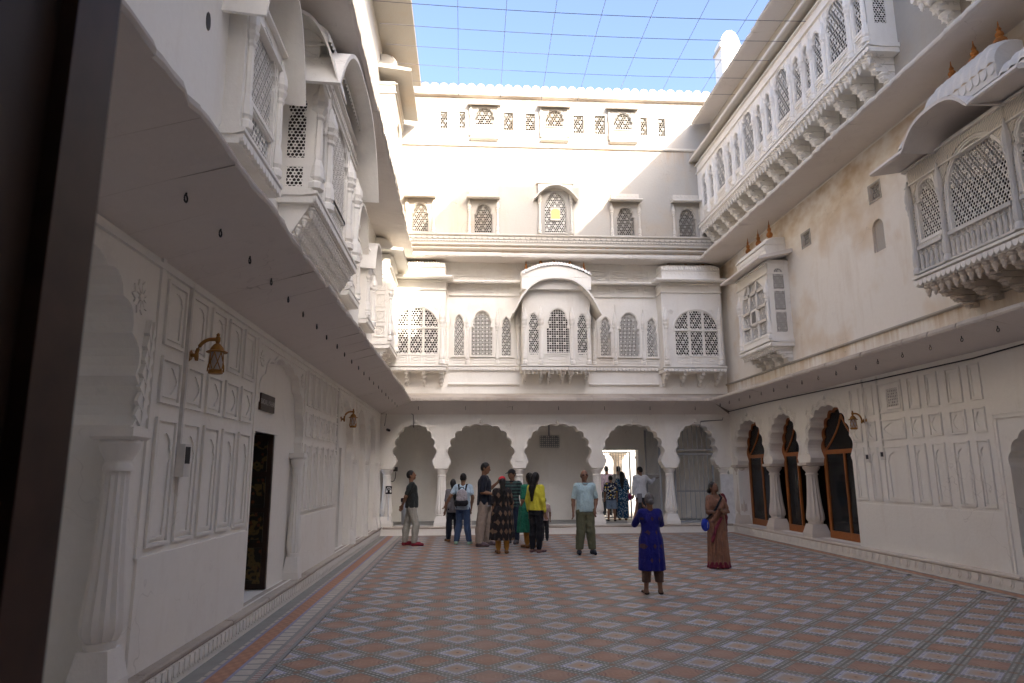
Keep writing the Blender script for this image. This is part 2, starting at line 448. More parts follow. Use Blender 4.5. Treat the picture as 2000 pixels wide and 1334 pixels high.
def panel_mesh(fr, w, h, kind, depth=.016):
    """moulded wall panel: raised border, and inside it a sheet cut to a cusped niche"""
    key = (id(fr), round(w, 2), round(h, 2), kind)
    if key in PANELS: return PANELS[key]
    f0 = F((0, 0, 0), fr.U, fr.N); m = MB(f0); b = min(.05, w*.13)
    m.plate(rect(-w/2, w/2, 0, h), [rect(-w/2+b*.55, w/2-b*.55, b*.55, h-b*.55)], 0, depth*1.35)
    iw, ih = w-2*b*1.05, h-2*b*1.05
    if kind == 'tall':
        hol = arch(0, iw*.74, b*1.05+.02, b+ih*.66, b+ih*.93, 'cusp', 3, 3)
        hol = [(x*(1.0 if z > b+ih*.5 else .86), z) for x, z in hol]
        m.plate(rect(-iw/2, iw/2, b*1.05, b*1.05+ih), [hol], 0, depth*.8)
    elif kind == 'small':
        cz = h/2; pts = []
        for i in range(24):
            a = 2*PI*i/24; rr = 1+.10*math.cos(4*a)
            pts.append((iw*.40*rr*math.cos(a), cz+ih*.38*rr*math.sin(a)))
        m.plate(rect(-iw/2, iw/2, b*1.05, b*1.05+ih), [pts], 0, depth*.8)
    else:
        m.plate(rect(-iw/2, iw/2, b*1.05, b*1.05+ih), [rect(-iw/2+.03, iw/2-.03, b*1.05+.03, b*1.05+ih-.03)], 0, depth*.6)
    PANELS[key] = m.mesh('wall_panel', 'white')
    return PANELS[key]
def panel(fr, u0, u1, z0, z1, kind, parent):
    return place('wall_panel', panel_mesh(fr, abs(u1-u0), z1-z0, kind), parent, fr.P((u0+u1)/2, z0, .002))
# ================================================================ ground, floor, plinth
def sheet(name, u0, u1, v0, v1, z, mat, parent=None, **t):
    return obj(name, MB().box(u0, u1, z-.01, z, v0, v1), mat, parent, **t)
MATS['ground'] = plain('earth_ground', (.30, .25, .19), .95, 0, .2, 1)
MATS['grout'] = plain('cement_bed', (.17, .17, .155), .8, 0, .2, 6)
sheet('ground', -80, 80, -60, 100, -.05, 'ground', kind='structure')
floor = sheet('floor', -2.35, 7.45, .1, 19.0, -.008, 'grout', kind='structure')

def tile_mat(name, orange):
    t = NT(name)
    uv = t.n('ShaderNodeUVMap'); sp = t.n('ShaderNodeSeparateXYZ'); t.l(uv.outputs[0], sp.inputs[0])
    x = t.math('SUBTRACT', sp.outputs[0], .5); y = t.math('SUBTRACT', sp.outputs[1], .5)
    ax, ay = t.math('ABSOLUTE', x), t.math('ABSOLUTE', y)
    d = t.math('MAXIMUM', ax, ay); e = t.math('MINIMUM', ax, ay)
    def band(a, b): return t.math('MULTIPLY', t.math('GREATER_THAN', d, a), t.math('LESS_THAN', d, b))
    def dash(period, duty):
        return t.math('LESS_THAN', t.math('FRACT', t.math('MULTIPLY', e, period)), duty)
    r = t.math('SQRT', t.math('ADD', t.math('MULTIPLY', x, x), t.math('MULTIPLY', y, y)))
    grn = (.165, .17, .145)
    if orange:
        c = t.mix(t.ramp(r, .0, .5), (.41, .215, .13), (.34, .165, .105))
        cx = t.math('SUBTRACT', .37, ax); cy = t.math('SUBTRACT', .37, ay)
        rc = t.math('SQRT', t.math('ADD', t.math('MULTIPLY', cx, cx), t.math('MULTIPLY', cy, cy)))
        ring = t.math('LESS_THAN', t.math('FRACT', t.math('MULTIPLY', rc, 14.0)), .35)
        near = t.math('LESS_THAN', rc, .25)
        c = t.mix(t.math('MULTIPLY', t.math('MULTIPLY', ring, near), .75), c, (.17, .06, .05))
        pet = t.math('SINE', t.math('MULTIPLY', t.math('ADD', ax, ay), 40.0))
        c = t.mix(t.math('MULTIPLY', t.ramp(pet, .3, .8), .35), c, (.52, .32, .21))
        c = t.mix(t.math('MULTIPLY', t.math('LESS_THAN', e, .008), .6), c, (.22, .13, .09))
    else:
        c = t.mix(t.ramp(r, .05, .3), (.48, .29, .16), (.40, .35, .31))
        c = t.mix(t.math('LESS_THAN', r, .035), c, (.12, .07, .06))
        c = t.mix(band(.24, .285), c, (.46, .44, .44))
        c = t.mix(band(.28, .35), c, (.64, .63, .64))
        c = t.mix(t.math('MULTIPLY', band(.29, .34), dash(11.0, .5)), c, (.17, .20, .40))
        c = t.mix(band(.35, .37), c, (.28, .28, .37))
    lim = .375 if orange else .37
    c = t.mix(t.math('GREATER_THAN', d, lim), c, grn)
    c = t.mix(t.math('MULTIPLY', band(.415, .465), dash(9.0, .42)), c, (.48, .50, .44))
    node = t.math('GREATER_THAN', t.math('ADD', ax, ay), .90)
    c = t.mix(node, c, (.24, .15, .09))
    g = t.pos()
    c = t.mix(t.ramp(t.noise(g, 1.3, 5), .4, .75, 0, .16), c, (.36, .31, .27))
    c = t.mix(t.ramp(t.noise(g, 9, 5, .7), .5, .8, 0, .22), c, (.20, .18, .16))
    c = t.mix(t.ramp(t.noise(g, .35, 4, .6), .45, .75, 0, .18), c, (.36, .31, .27))
    c = t.mix(t.ramp(t.noise(g, 2.6, 7, .75), .60, .72, 0, .4), c, (.17, .15, .13))
    oi = t.n('ShaderNodeObjectInfo')
    c = t.mix(t.math('MULTIPLY', oi.outputs['Random'], .28), c, (.30, .25, .22))
    t.col(c)
    return t.done(t.ramp(t.noise(g, 4, 4), .3, .7, .42, .62))
MATS['tile_o'] = tile_mat('orange_rosette_tile', True); MATS['tile_b'] = tile_mat('blue_bordered_tile', False)
HX, HY = .2635, .26
def tile_geo(gap=.0012):
    a, b = HX-gap, HY-gap
    v = [(a, 0, 0), (0, b, 0), (-a, 0, 0), (0, -b, 0)]
    return v+[(x, y, -.008) for x, y, z in v], [(0, 1, 2, 3), (0, 4, 5, 1), (1, 5, 6, 2), (2, 6, 7, 3), (3, 7, 4, 0)]
TUV = [(1, 0), (1, 1), (0, 1), (0, 0)]
def tile_mesh(name, mat, cents):
    V, Fc = tile_geo(); vs = []; fs = []
    for cx, cy in cents:
        b = len(vs); vs += [(cx+x, cy+y, z) for x, y, z in V]; fs += [tuple(i+b for i in q) for q in Fc]
    me = bpy.data.meshes.new(name); me.from_pydata(vs, [], fs); me.update()
    uvl = me.uv_layers.new(name='UVMap'); co = np.zeros(len(me.loops)*2, np.float32)
    li = np.zeros(len(me.loops), np.int32); me.loops.foreach_get('vertex_index', li)
    tu = np.array(TUV, np.float32)[li % 4]; uvl.data.foreach_set('uv', tu.ravel())
    me.materials.append(MATS[mat]); return me
XF0, XF1, YF0, YF1 = -1.60, 6.92, .3, 18.45
cells = []
for j in range(-24, 50):
    for i in range(-12, 26):
        for o in (0, 1):
            cx = .987+.527*(i+.5*o); cy = 6.15+.52*(j+.5*o)
            if XF0+.02 < cx < XF1-.02 and YF0 < cy < YF1: cells.append((cx, cy, o))
cells.sort(key=lambda c: abs(c[1]-4.3) if c[1] > 4.3 else 50+c[1])
tm = [tile_mesh('floor_tile', 'tile_b', [(0, 0)]), tile_mesh('floor_tile', 'tile_o', [(0, 0)])]
vis = [c for c in cells if c[1] > 4.6 and -.52 < (c[0]/c[1]-.067) < .85]
near = vis[:300]; nearset = set(near)
for c in near: place('floor_tile', tm[c[2]], floor, (c[0], c[1], 0))
for o, nm in ((0, 'tile_b'), (1, 'tile_o')):
    r = place('far_floor_tiles', tile_mesh('far_floor_tiles', nm, [(c[0], c[1]) for c in cells if c[2] == o and c not in nearset]), floor); r['kind'] = 'stuff'
# cut tiles along the edges of the field
def clip_poly(P, k, lim, sgn):
    out = []
    for i in range(len(P)):
        a, b = P[i], P[(i+1) % len(P)]; da, db = sgn*(a[k]-lim), sgn*(b[k]-lim)
        if da >= 0: out.append(a)
        if (da >= 0) != (db >= 0): t = da/(da-db); out.append((a[0]+(b[0]-a[0])*t, a[1]+(b[1]-a[1])*t))
    return out
for o, nm in ((0, 'tile_b'), (1, 'tile_o')):
    vs, fs, uv = [], [], []
    for j in range(-24, 50):
        for i in range(-12, 26):
            cx = .987+.527*(i+.5*o); cy = 6.15+.52*(j+.5*o)
            if XF0+.02 < cx < XF1-.02 and YF0 < cy < YF1: continue
            if not (XF0-.26 < cx < XF1+.26 and YF0-.26 < cy < YF1+.26): continue
            a, b = HX-.0012, HY-.0012; P = [(cx+a, cy), (cx, cy+b), (cx-a, cy), (cx, cy-b)]
            for k, lim, sg in ((0, XF0, 1), (0, XF1, -1), (1, YF0, 1), (1, YF1+.05, -1)):
                if P: P = clip_poly(P, k, lim, sg)
            if len(P) < 3: continue
            n0 = len(vs); vs += [(x, y, -.0005) for x, y in P]; fs.append(tuple(range(n0, len(vs))))
            uv += [(.5+.5*((x-cx)/a+(y-cy)/b), .5+.5*(-(x-cx)/a+(y-cy)/b)) for x, y in P]
    me = bpy.data.meshes.new('cut_edge_tiles'); me.from_pydata(vs, [], fs); me.update(); L = me.uv_layers.new(name='UVMap')
    for lp in me.loops: L.data[lp.index].uv = uv[lp.vertex_index]
    me.materials.append(MATS[nm]); ob = place('cut_edge_tiles', me, floor); ob['kind'] = 'stuff'
# border strips of the pavement
def strip_mat(name, base, fn=None):
    t = NT(name); c = base
    g = t.pos(); sp = t.n('ShaderNodeSeparateXYZ'); t.l(g, sp.inputs[0])
    if fn: c = fn(t, sp)
    c = t.mix(t.ramp(t.noise(g, 5, 5, .7), .45, .8, 0, .4), c, (.16, .14, .12))
    t.col(c); return t.done(.55)
def dashes(axis, period, duty, a, b):
    def fn(t, sp):
        k = t.math('LESS_THAN', t.math('FRACT', t.math('MULTIPLY', sp.outputs[axis], 1/period)), duty)
        return t.mix(k, a, b)
    return fn
def terr(axis):
    def fn(t, sp):
        a = t.math('SINE', t.math('MULTIPLY', sp.outputs[axis], 38)); b = t.math('SINE', t.math('MULTIPLY', sp.outputs[1-axis], 60))
        return t.mix(t.ramp(t.math('MULTIPLY', a, b), -.3, .5), (.38, .19, .12), (.47, .25, .15))
    return fn
for ax in (0, 1):
    MATS['st_grey%d' % ax] = strip_mat('grey_border%d' % ax, (.28, .28, .26))
    MATS['st_blue%d' % ax] = strip_mat('blue_border%d' % ax, (.28, .28, .40))
    MATS['st_terr%d' % ax] = strip_mat('terracotta_border%d' % ax, None, terr(ax))
    MATS['st_beige%d' % ax] = strip_mat('beige_dash_border%d' % ax, None, dashes(ax, .17, .80, (.25, .26, .24), (.52, .47, .40)))
    MATS['st_red%d' % ax] = strip_mat('red_check_border%d' % ax, None, dashes(ax, .05, .5, (.28, .15, .13), (.52, .47, .41)))
def border(edge, sgn, prof_, axis, a, b):
    x = edge
    for w, mt in prof_:
        x2 = x+sgn*w; u0, u1 = min(x, x2), max(x, x2)
        if axis == 1: m = MB().box(u0+.0007, u1-.0007, -.008, 0, a, b)
        else: m = MB().box(a, b, -.008, 0, u0+.0007, u1-.0007)
        obj('border_strip', m, mt+str(axis), floor); x = x2
BP = [(.14, 'st_grey'), (.035, 'st_beige'), (.03, 'st_blue'), (.15, 'st_terr'), (.03, 'st_blue'), (.13, 'st_beige'), (.035, 'st_grey'), (.06, 'st_red'), (.04, 'st_grey')]
border(-2.26, 1, BP, 1, .1, 18.85)
border(7.32, -1, [(.05, 'st_grey'), (.16, 'st_terr'), (.03, 'st_grey'), (.10, 'st_beige'), (.06, 'st_grey')], 1, .1, 18.85)
border(18.86, -1, [(.08, 'st_grey'), (.13, 'st_terr'), (.04, 'st_beige'), (.10, 'st_grey')], 0, -1.61, 6.92)

# plinth with a skirt of lotus petals
PZ = .22
plinth = obj('plinth', MB().box(-4.2, -2.26, -.3, PZ-.05, .1, 22).box(7.32, 9.5, -.3, PZ-.05, .1, 22).box(-2.27, 7.33, -.3, PZ-.05, 18.86, 21.2), 'white', kind='structure')
def coping(fr, u0, u1, n, d, parent, step=.62):
    k = round((u1-u0)/step)
    for i in range(k):
        a = u0+(u1-u0)*i/k; b = u0+(u1-u0)*(i+1)/k; j = random.uniform(-.007, .007); h = random.uniform(-.004, .004)
        obj('coping_stone', MB(fr).prof([(n-d, PZ-.05), (n+.012+j, PZ-.05), (n+.025+j, PZ-.035), (n+.025+j, PZ-.012+h), (n+.012+j, PZ+h), (n-d, PZ)], a+.002, b-.002), 'edge' if fr is not FR else 'marble', parent)
coping(FL, 3.5, 18.8, .09, .18, plinth); coping(FR, 6.5, 18.85, .13, .22, plinth); coping(FB, -2.2, 7.3, .14, .34, plinth)
obj('plinth_top', MB().box(-4.2, -2.43, PZ-.05, PZ, .1, 22).box(7.55, 9.5, PZ-.05, PZ, .1, 22).box(-2.42, 7.54, PZ-.05, PZ-.001, 19.21, 21.2), 'white', plinth)
def petal_mesh(fr, w, h):
    f0 = F((0, 0, 0), fr.U, fr.N); m = MB(f0)
    m.plate([(-w*.46, 0), (w*.46, 0)]+[(w*.46*math.cos(a), -h*.45-h*.55*math.sin(a)) for a in [PI*i/8 for i in range(9)]], [], 0, .022)
    m.plate([(-w*.3, -.012), (w*.3, -.012)]+[(w*.3*math.cos(a), -h*.42-h*.4*math.sin(a)) for a in [PI*i/6 for i in range(7)]], [], .02, .032)
    return m.mesh('lotus_petal', 'white_marble')
for fr, u0, u1, n, w in ((FL, 3.6, 18.8, .075, .105), (FR, 7.5, 18.8, .115, .20), (FB, -2.2, 7.25, .12, .17)):
    me = petal_mesh(fr, w, .135); k = round((u1-u0)/w)
    for i in range(k):
        place('lotus_petal', me, plinth, fr.P(u0+(i+.5)*w, PZ-.052, n))

# ================================================================ shared wing builders
def eave(fr, parent, ua, ub, ma, mb_, proj, zwb, ztb, ztt, zwt, step=.58, mat2='edge', first=1.15):
    """stone eave laid in slabs, each with its own slightly uneven lip"""
    cuts = [ua]
    if ma: cuts.append(ua+first)
    end = ub-(first if mb_ else 0)
    k = max(1, round((end-cuts[-1])/step)); s0 = cuts[-1]
    cuts += [s0+(end-s0)*(i+1)/k for i in range(k)]
    if mb_: cuts.append(ub)
    for i in range(len(cuts)-1):
        a, b = cuts[i], cuts[i+1]; j = random.uniform(-.014, .014); h = random.uniform(-.004, .004)
        fa = ma if i == 0 else 0; fb = mb_ if i == len(cuts)-2 else 0
        p = proj+j
        m = MB(fr); P = fr.P; ns = max(2, int((b-a)/.11)); rows = []
        for q in range(ns+1):
            t = q/ns; e = random.uniform(-.008, .006) if random.random() > .08 else -.022
            if q in (0, ns) and (fa or fb): e = 0
            hz = random.uniform(-.005, .006); p_ = p+e
            pts = [(0, zwb), (proj*.55, zwb+(ztb-zwb)*.62), (p_-.05, ztb+h+hz), (p_, ztb+.014+h+hz), (p_+.004, (ztb+ztt)/2), (p_-.014, ztt+h), (p_-.1, ztt+.02+h), (0, zwt)]
            ua_, ub_ = a+(0 if fa else .001), b-(0 if fb else .001)
            rows.append([P((ua_+n_*fa)*(1-t)+(ub_-n_*fb)*t, z_, n_) for n_, z_ in pts])
        k8 = 8; vs_ = [v for r in rows for v in r]
        m.add(vs_, [(q*k8+i, q*k8+(i+1) % k8, (q+1)*k8+(i+1) % k8, (q+1)*k8+i) for q in range(ns) for i in range(k8)]+[tuple(range(k8)), tuple(ns*k8+i for i in range(k8))])
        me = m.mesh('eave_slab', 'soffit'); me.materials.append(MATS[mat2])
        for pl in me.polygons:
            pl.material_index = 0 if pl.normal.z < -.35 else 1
        place('eave_slab', me, parent)
def ledge(mb, u0, u1, z, h, n, fr=None):
    mb.tag('ledge')
    mb.prof([(-.02, z-h/2), (n*.6, z-h/2), (n, z-h*.15), (n, z+h*.3), (n*.5, z+h/2), (-.02, z+h/2)], u0, u1); return mb
def wallplate(name, fr, u0, u1, z0, z1, holes, mat, parent, th=.35):
    return obj(name, MB(fr).plate(rect(u0, u1, z0, z1), holes, -th, 0), mat, parent)
def surround(fr, poly, u0, u1, z0, z1, n0, n1, parent, mat='carved', name='window_surround', trim=True):
    m = MB(fr); m.plate(rect(u0, u1, z0, z1), [poly], n0, n1)
    if trim:
        g = grow(poly, .028); g2 = grow(poly, .045)
        zmin = min(p[1] for p in poly)
        m.plate([(x, max(z, z0+.004)) for x, z in g2], [[(x, max(z, z0+.008)) for x, z in g]], n1-.002, n1+.028)
    return obj(name, m, mat, parent)
def niche_panel(m, u0, u1, z0, z1, n, d=.024):
    m.tag('relief_panel')
    b = min(.035, (u1-u0)*.12)
    m.plate(rect(u0, u1, z0, z1), [rect(u0+b, u1-b, z0+b, z1-b)], n-.004, n+d)
    cu, cz = (u0+u1)/2, (z0+z1)/2; a, c = (u1-u0)/2-2*b, (z1-z0)/2-2*b
    if a > .03 and c > .03:
        outer = [(cu+a*math.cos(2*PI*i/20)*(1+.08*math.cos(8*PI*i/20)), cz+c*math.sin(2*PI*i/20)*(1+.08*math.cos(8*PI*i/20))) for i in range(20)]
        m.plate(outer, [[(cu+(x-cu)*.84, cz+(z-cz)*.8) for x, z in outer]], n-.004, n+d*.8)
    return m
def colonette(m, u, n, z0, z1, r=.032):
    m.tag('colonette')
    h = z1-z0
    m.lathe(u, n, [(r*1.6, z0), (r*1.6, z0+.05*h), (r*1.1, z0+.07*h), (r*1.5, z0+.1*h), (r*1.35, z0+.2*h), (r*.9, z0+.26*h), (r, z0+.3*h), (r*.85, z0+.62*h), (r*1.2, z0+.64*h), (r*1.1, z0+.67*h), (r*1.7, z0+.71*h), (r*1.7, z0+.735*h)], 8)
    m.lathe(u, n, [(r*1.2, z0+.735*h), (r*1.75, z0+.78*h), (r*1.6, z0+.84*h), (r*.8, z0+.93*h), (r*.3, z0+h)], 8)
    return m
# ================================================================ BACK WING
bw = thing('palace_wing', 'whitewashed palace wing facing the doorway, five cusped arches below three carved oriels', 'building', (2.55, 19.0, 0))
AO = [(-1.95, -.87), (-.47, 1.27), (1.65, 3.42), (3.83, 5.48), (5.90, 7.0)]
low = [(-2.35, 3.32), (-2.35, 1.80)]
for i, (a, b) in enumerate(AO):
    w = b-a; c = (a+b)/2
    low += [(a, 1.80), (a+.05, 1.90), (a+.055, 1.97), (a+.01, 2.04)]
    cv = [(c+x, z) for x, z in cusp_curve(w-.02, 2.06, 2.92, 5, .3, 5)][::-1]
    low += cv+[(b-.01, 2.04), (b-.055, 1.97), (b-.05, 1.90), (b, 1.80)]
low += [(7.45, 1.80), (7.45, 3.32)]
arc = MB(FB).plate(low, [], -.36, 0, back=True)
for i, (a, b) in enumerate(AO):      # raised band following each arch, rosettes in the spandrels
    c = (a+b)/2; cv = [(c+x, z) for x, z in cusp_curve(b-a-.02, 2.06, 2.92, 5, .3, 5)]
    g = [(c+(x-c)*1.035, 2.06+(z-2.06)*1.04+.004) for x, z in cv]
    arc.tag('arch_band'); arc.plate(g+[(x+(.004 if x < c else -.004), z+.004) for x, z in cv[::-1]], [], -.002, .012)
    rosette(arc, a+.08+(.06 if b-a > 1.3 else 0), 2.84, .001, .095); rosette(arc, b-.08-(.06 if b-a > 1.3 else 0), 2.84, .001, .095)
    arc.tag('apex_bud'); arc.lathe(c, .012, [(.03, 2.97), (.05, 3.0), (.035, 3.05), (.008, 3.09)], 8)
for u in (-.67, 1.46, 3.625, 5.69):
    arc.tag('pier_relief'); arc.box(u-.125, u-.11, 2.05, 3.2, -.002, .012).box(u+.11, u+.125, 2.05, 3.2, -.002, .012)
    pts = [(u+.10*math.cos(a)*(1 if a < PI else 1), 1.93+.20*math.sin(a)) for a in [PI*i/10 for i in range(11)]]
    arc.plate(pts, [], -.002, .014)
obj('arcade_wall', arc, 'white', bw)
for u in (-.67, 1.46, 3.625, 5.69):
    obj('arcade_column', column(MB(FB), u, -.18, PZ, 1.80, .105, 20, .195), 'white_marble', bw, 40)
for u, s in ((-2.15, 1), (7.22, -1)):
    obj('arcade_pilaster', column(MB(FB), u, -.14, PZ, 1.80, .10, 16, .18), 'white_marble', bw, 40)
# loggia behind the arches
dz0, dz1, du0, du1 = PZ, 2.30, 4.12, 5.30
inn = MB(FB)
inn.plate([(-2.6, PZ-.02), (du0, PZ-.02), (du0, dz1), (du1, dz1), (du1, PZ-.02), (7.9, PZ-.02), (7.9, 3.4), (-2.6, 3.4)], [], -2.45, -2.1)
obj('loggia_wall', inn, 'white', bw)
obj('loggia_dado', MB(FB).box(-2.4, 4.05, 1.16, 1.19, -2.1, -2.085), 'white', bw)
obj('loggia_ceiling', MB(FB).box(-2.6, 7.9, 3.32, 3.4, -2.45, -.001), 'white', bw)
obj('loggia_end_wall', MB(FB).box(-2.75, -2.36, PZ-.02, 3.35, -2.4, -.3), 'white', bw)
obj('loggia_end_wall', MB(FB).box(7.46, 7.9, PZ-.02, 3.35, -2.4, -.3), 'white', bw)
tl = MB(); 
for i in range(12):
    for j in range(3): tl.box(-2.3+i*.82, -2.3+i*.82+.81, PZ-.001, PZ+.003, 19.4+j*.57, 19.4+j*.57+.56)
obj('loggia_paving', tl, 'st_grey0', bw, kind='stuff')
m = MB(FB); jali(m, rect(2.31, 2.79, 2.44, 2.73), -2.07, .06, .02, .7, 'sq')
obj('vent_grille', m, 'greypaint', bw)
obj('vent_conduit', MB(FB).box(2.51, 2.56, 2.73, 3.2, -2.09, -2.06), 'greypaint', bw)
# eaves and walls
eave(FB, bw, -2.35, 7.45, 1, 1, .80, 3.22, 3.50, 3.60, 3.80)
holes = []
def bk(x0, x1, y0, y1, Y):
    a, zt = onY((x0+x1)/2, y0, Y); _, zb = onY((x0+x1)/2, y1, Y)
    return onY(x0, (y0+y1)/2, Y)[0], onY(x1, (y0+y1)/2, Y)[0], zb, zt
mold = MB(FB)
for sec, wins in (((-.52, 1.47), [((887, 906, 615, 694), 'n'), ((921, 962, 608, 694), 'w'), ((980, 998, 620, 695), 'n')]),
                  ((3.45, 5.45), [((1173, 1193, 620, 695), 'n'), ((1209, 1249, 612, 696), 'w'), ((1264, 1283, 622, 697), 'n')])):
    us = []
    for q, kd in wins:
        u0, u1, z0, z1 = bk(*q, 18.95); c = (u0+u1)/2; w = u1-u0; us.append((u0, u1))
        poly = arch(c, w, z0, z0+(z1-z0)*(.62 if kd == 'w' else .6), z1, 'step')
        window(FB, poly, .05, holes, bw, .042 if kd == 'w' else .05, 'sq' if kd == 'w' else 'hex')
        surround(FB, poly, u0-.09, u1+.09, z0-.05, z1+.26, 0, .05, bw)
        niche_panel(mold, u0-.07, u1+.07, 4.66, z0-.09, .002)
        niche_panel(mold, u0-.05, u1+.05, 6.72, 6.92, .002)
    for e in ([us[0][0]-.2, (us[0][1]+us[1][0])/2, (us[1][1]+us[2][0])/2, us[2][1]+.2]): colonette(mold, e, .05, 4.62, 6.15, .04)
    for e0, e1 in ((sec[0]+.02, us[0][0]-.27), (us[2][1]+.27, sec[1]-.02)):
        if e1-e0 > .08: niche_panel(mold, e0, e1, 4.66, 5.10, .002); niche_panel(mold, e0, e1, 5.16, 6.5, .002)
    ledge(mold, sec[0], sec[1], 4.58, .07, .10); petals(mold, sec[0], sec[1], 4.54, .03, .105, .10, .05)
    ledge(mold, sec[0], sec[1], 4.06, .07, .07); ledge(mold, sec[0], sec[1], 6.62, .05, .06)
    for k in range(3): niche_panel(mold, sec[0]+.1+k*.62, sec[0]+.1+k*.62+.52, 7.18, 7.42, .002)
    mold.tag('frieze_eave'); mold.prof([(0, 6.98), (.34, 6.92), (.36, 6.95), (.36, 6.99), (0, 7.08)], sec[0]-.05, sec[1]+.05)
    petals(mold, sec[0], sec[1], 7.16, .01, .16, .07, .02)
obj('carved_moulding', mold, 'carved', bw)
wallplate('first_floor_wall', FB, -2.35, 7.45, 3.70, 7.62, holes, 'carved', bw)

def oriel_shell(fr, u0, u1, z0, z1, n, holes, side_holes=(), th=.06):
    m = MB(fr)
    m.plate(rect(u0, u1, z0, z1), holes, n-th, n)
    m.box(u0, u0+th, z0, z1, -.02, n-th).box(u1-th, u1, z0, z1, -.02, n-th)
    m.box(u0, u1, z0-.05, z0-.001, -.02, n).box(u0, u1, z1+.001, z1+.05, -.02, n)
    return m
# centre oriel
CU0, CU1, CN = 1.52, 3.42, .62
oz0, oz1 = 4.52, 6.98
part = place('oriel', None, bw); WPOS[part.name] = Vector((0, 0, 0))
def oriel(fr, parent, u0, u1, z0, z1, n, wins, mull=None, mat='carved', hole=.84):
    """projecting carved bay: shell, pierced screens, colonettes, apron panels, ledge and petals"""
    hs = []
    scr = []
    for q in wins:
        poly, cell, style = q
        hs.append(poly); scr.append(q)
    m = oriel_shell(fr, u0, u1, z0, z1, n, hs)
    for poly, cell, style in scr:
        g = grow(poly, .03); g2 = grow(poly, .05)
        m.tag('window_trim'); m.plate(g2, [g], n-.002, n+.014)
    ledge(m, u0-.05, u1+.05, z0-.03, .08, n+.07); petals(m, u0-.04, u1+.04, z0-.07, n+.02, .10, .085, .04)
    m.tag('base_slab'); m.box(u0-.03, u1+.03, z0-.16, z0-.07, 0, n+.02)
    ledge(m, u0-.03, u1+.03, z1-.28, .05, n+.045); ledge(m, u0-.03, u1+.03, z1-.03, .06, n+.06)
    body = obj('oriel', m, mat, parent)
    for poly, cell, style in scr:
        obj('lattice_screen', jali(MB(fr), poly, n-.03, cell, .012, hole, style), mat, body)
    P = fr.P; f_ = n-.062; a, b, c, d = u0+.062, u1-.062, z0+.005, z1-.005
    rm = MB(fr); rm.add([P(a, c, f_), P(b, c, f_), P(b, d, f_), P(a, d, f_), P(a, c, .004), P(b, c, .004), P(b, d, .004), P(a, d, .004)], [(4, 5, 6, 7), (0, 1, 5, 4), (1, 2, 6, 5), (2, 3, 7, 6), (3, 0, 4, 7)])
    obj('painted_dark_room', rm, 'room', body)
    return body
def poly_at(fr_on, plane, x0, x1, y0, y1, kind, spring=.6):
    u0, zc = fr_on(x0, (y0+y1)/2, plane); u1, _ = fr_on(x1, (y0+y1)/2, plane)
    _, zt = fr_on((x0+x1)/2, y0, plane); _, zb = fr_on((x0+x1)/2, y1, plane)
    u0, u1 = min(u0, u1), max(u0, u1)
    return arch((u0+u1)/2, u1-u0, zb, zb+(zt-zb)*spring, zt, kind)
COL.objects.unlink(part); bpy.data.objects.remove(part)
PY = 19.0-CN
ws = [(poly_at(onY, PY, 1033, 1052, 611, 692, 'step', .6), .06, 'hex'), (poly_at(onY, PY, 1068, 1112, 603, 691, 'step', .56), .066, 'sq'), (poly_at(onY, PY, 1128, 1148, 613, 693, 'step', .6), .06, 'hex')]
co = oriel(FB, bw, CU0, CU1, oz0, oz1, CN, ws)
m = MB(FB)
for u in (CU0+.06, 2.03, 2.90, CU1-.06): colonette(m, u, CN+.015, oz0+.02, 6.15, .048)
for a, b in ((CU0+.14, 1.98), (2.10, 2.84), (2.96, CU1-.14)): niche_panel(m, a, b, oz0+.06, oz0+.34, CN+.001)
cv = [(2.47+(CU1-CU0)/2*.93*math.cos(PI*i/16), 6.44+.52*math.sin(PI*i/16)) for i in range(17)]
for a, b in ((1.62, 1.98), (2.1, 2.84), (2.96, 3.32)):
    tri_ = [(a, 6.40), (b, 6.40)]+[(b-(b-a)*k/6, min(6.86, 6.42+.46*max(0, 1-((b-(b-a)*k/6-2.47)/.93)**2)**.6)) for k in range(7)]
    m.tag('lattice_screen'); jali(m, tri_, CN+.006, .035, .012, .55)
obj('carved_moulding', m, 'carved', co)
for u in (1.60, 2.06, 2.28, 2.66, 2.88, 3.34): obj('bracket', bracket(MB(FB), u, oz0-.16, 0, CN, .30, .085), 'carved', co)
obj('pendant_row', drops(MB(FB), CU0, CU1, oz0-.16, CN-.04, .11, .035, .11), 'carved', co, kind='stuff')
obj('curved_hood', hood(MB(FB), 1.22, 3.70, 5.92, 6.98, .02, 1.02, .06, .05, 32, 2.8), 'carved', co, 50)
zf = lambda t: .30*(1-t*t)
m = MB(FB)
m.plate([(CU0-.02, 6.62), (CU1+.02, 6.62)]+[(CU1+.02-(CU1-CU0+.04)*i/16, 7.0+zf(1-2*i/16)*1.0) for i in range(17)], [], .3, .80)
petals(m, CU0, CU1, 7.02, .80, .11, .06, .012)
m.tag('ribs'); ribbed(m, CU0-.03, CU1+.03, 7.0, 7.18, .25, .84, zf, .085)
obj('ribbed_roof', m, 'carved', co, 60)
m = MB(FB)
for k, u in enumerate((1.66, 2.08, 2.47, 2.92, 3.32)): finial(m, FB.P(u, 7.17+zf((u-2.47)/.97), .4), .34, .05)
obj('finials', m, 'terracotta', co, 40)
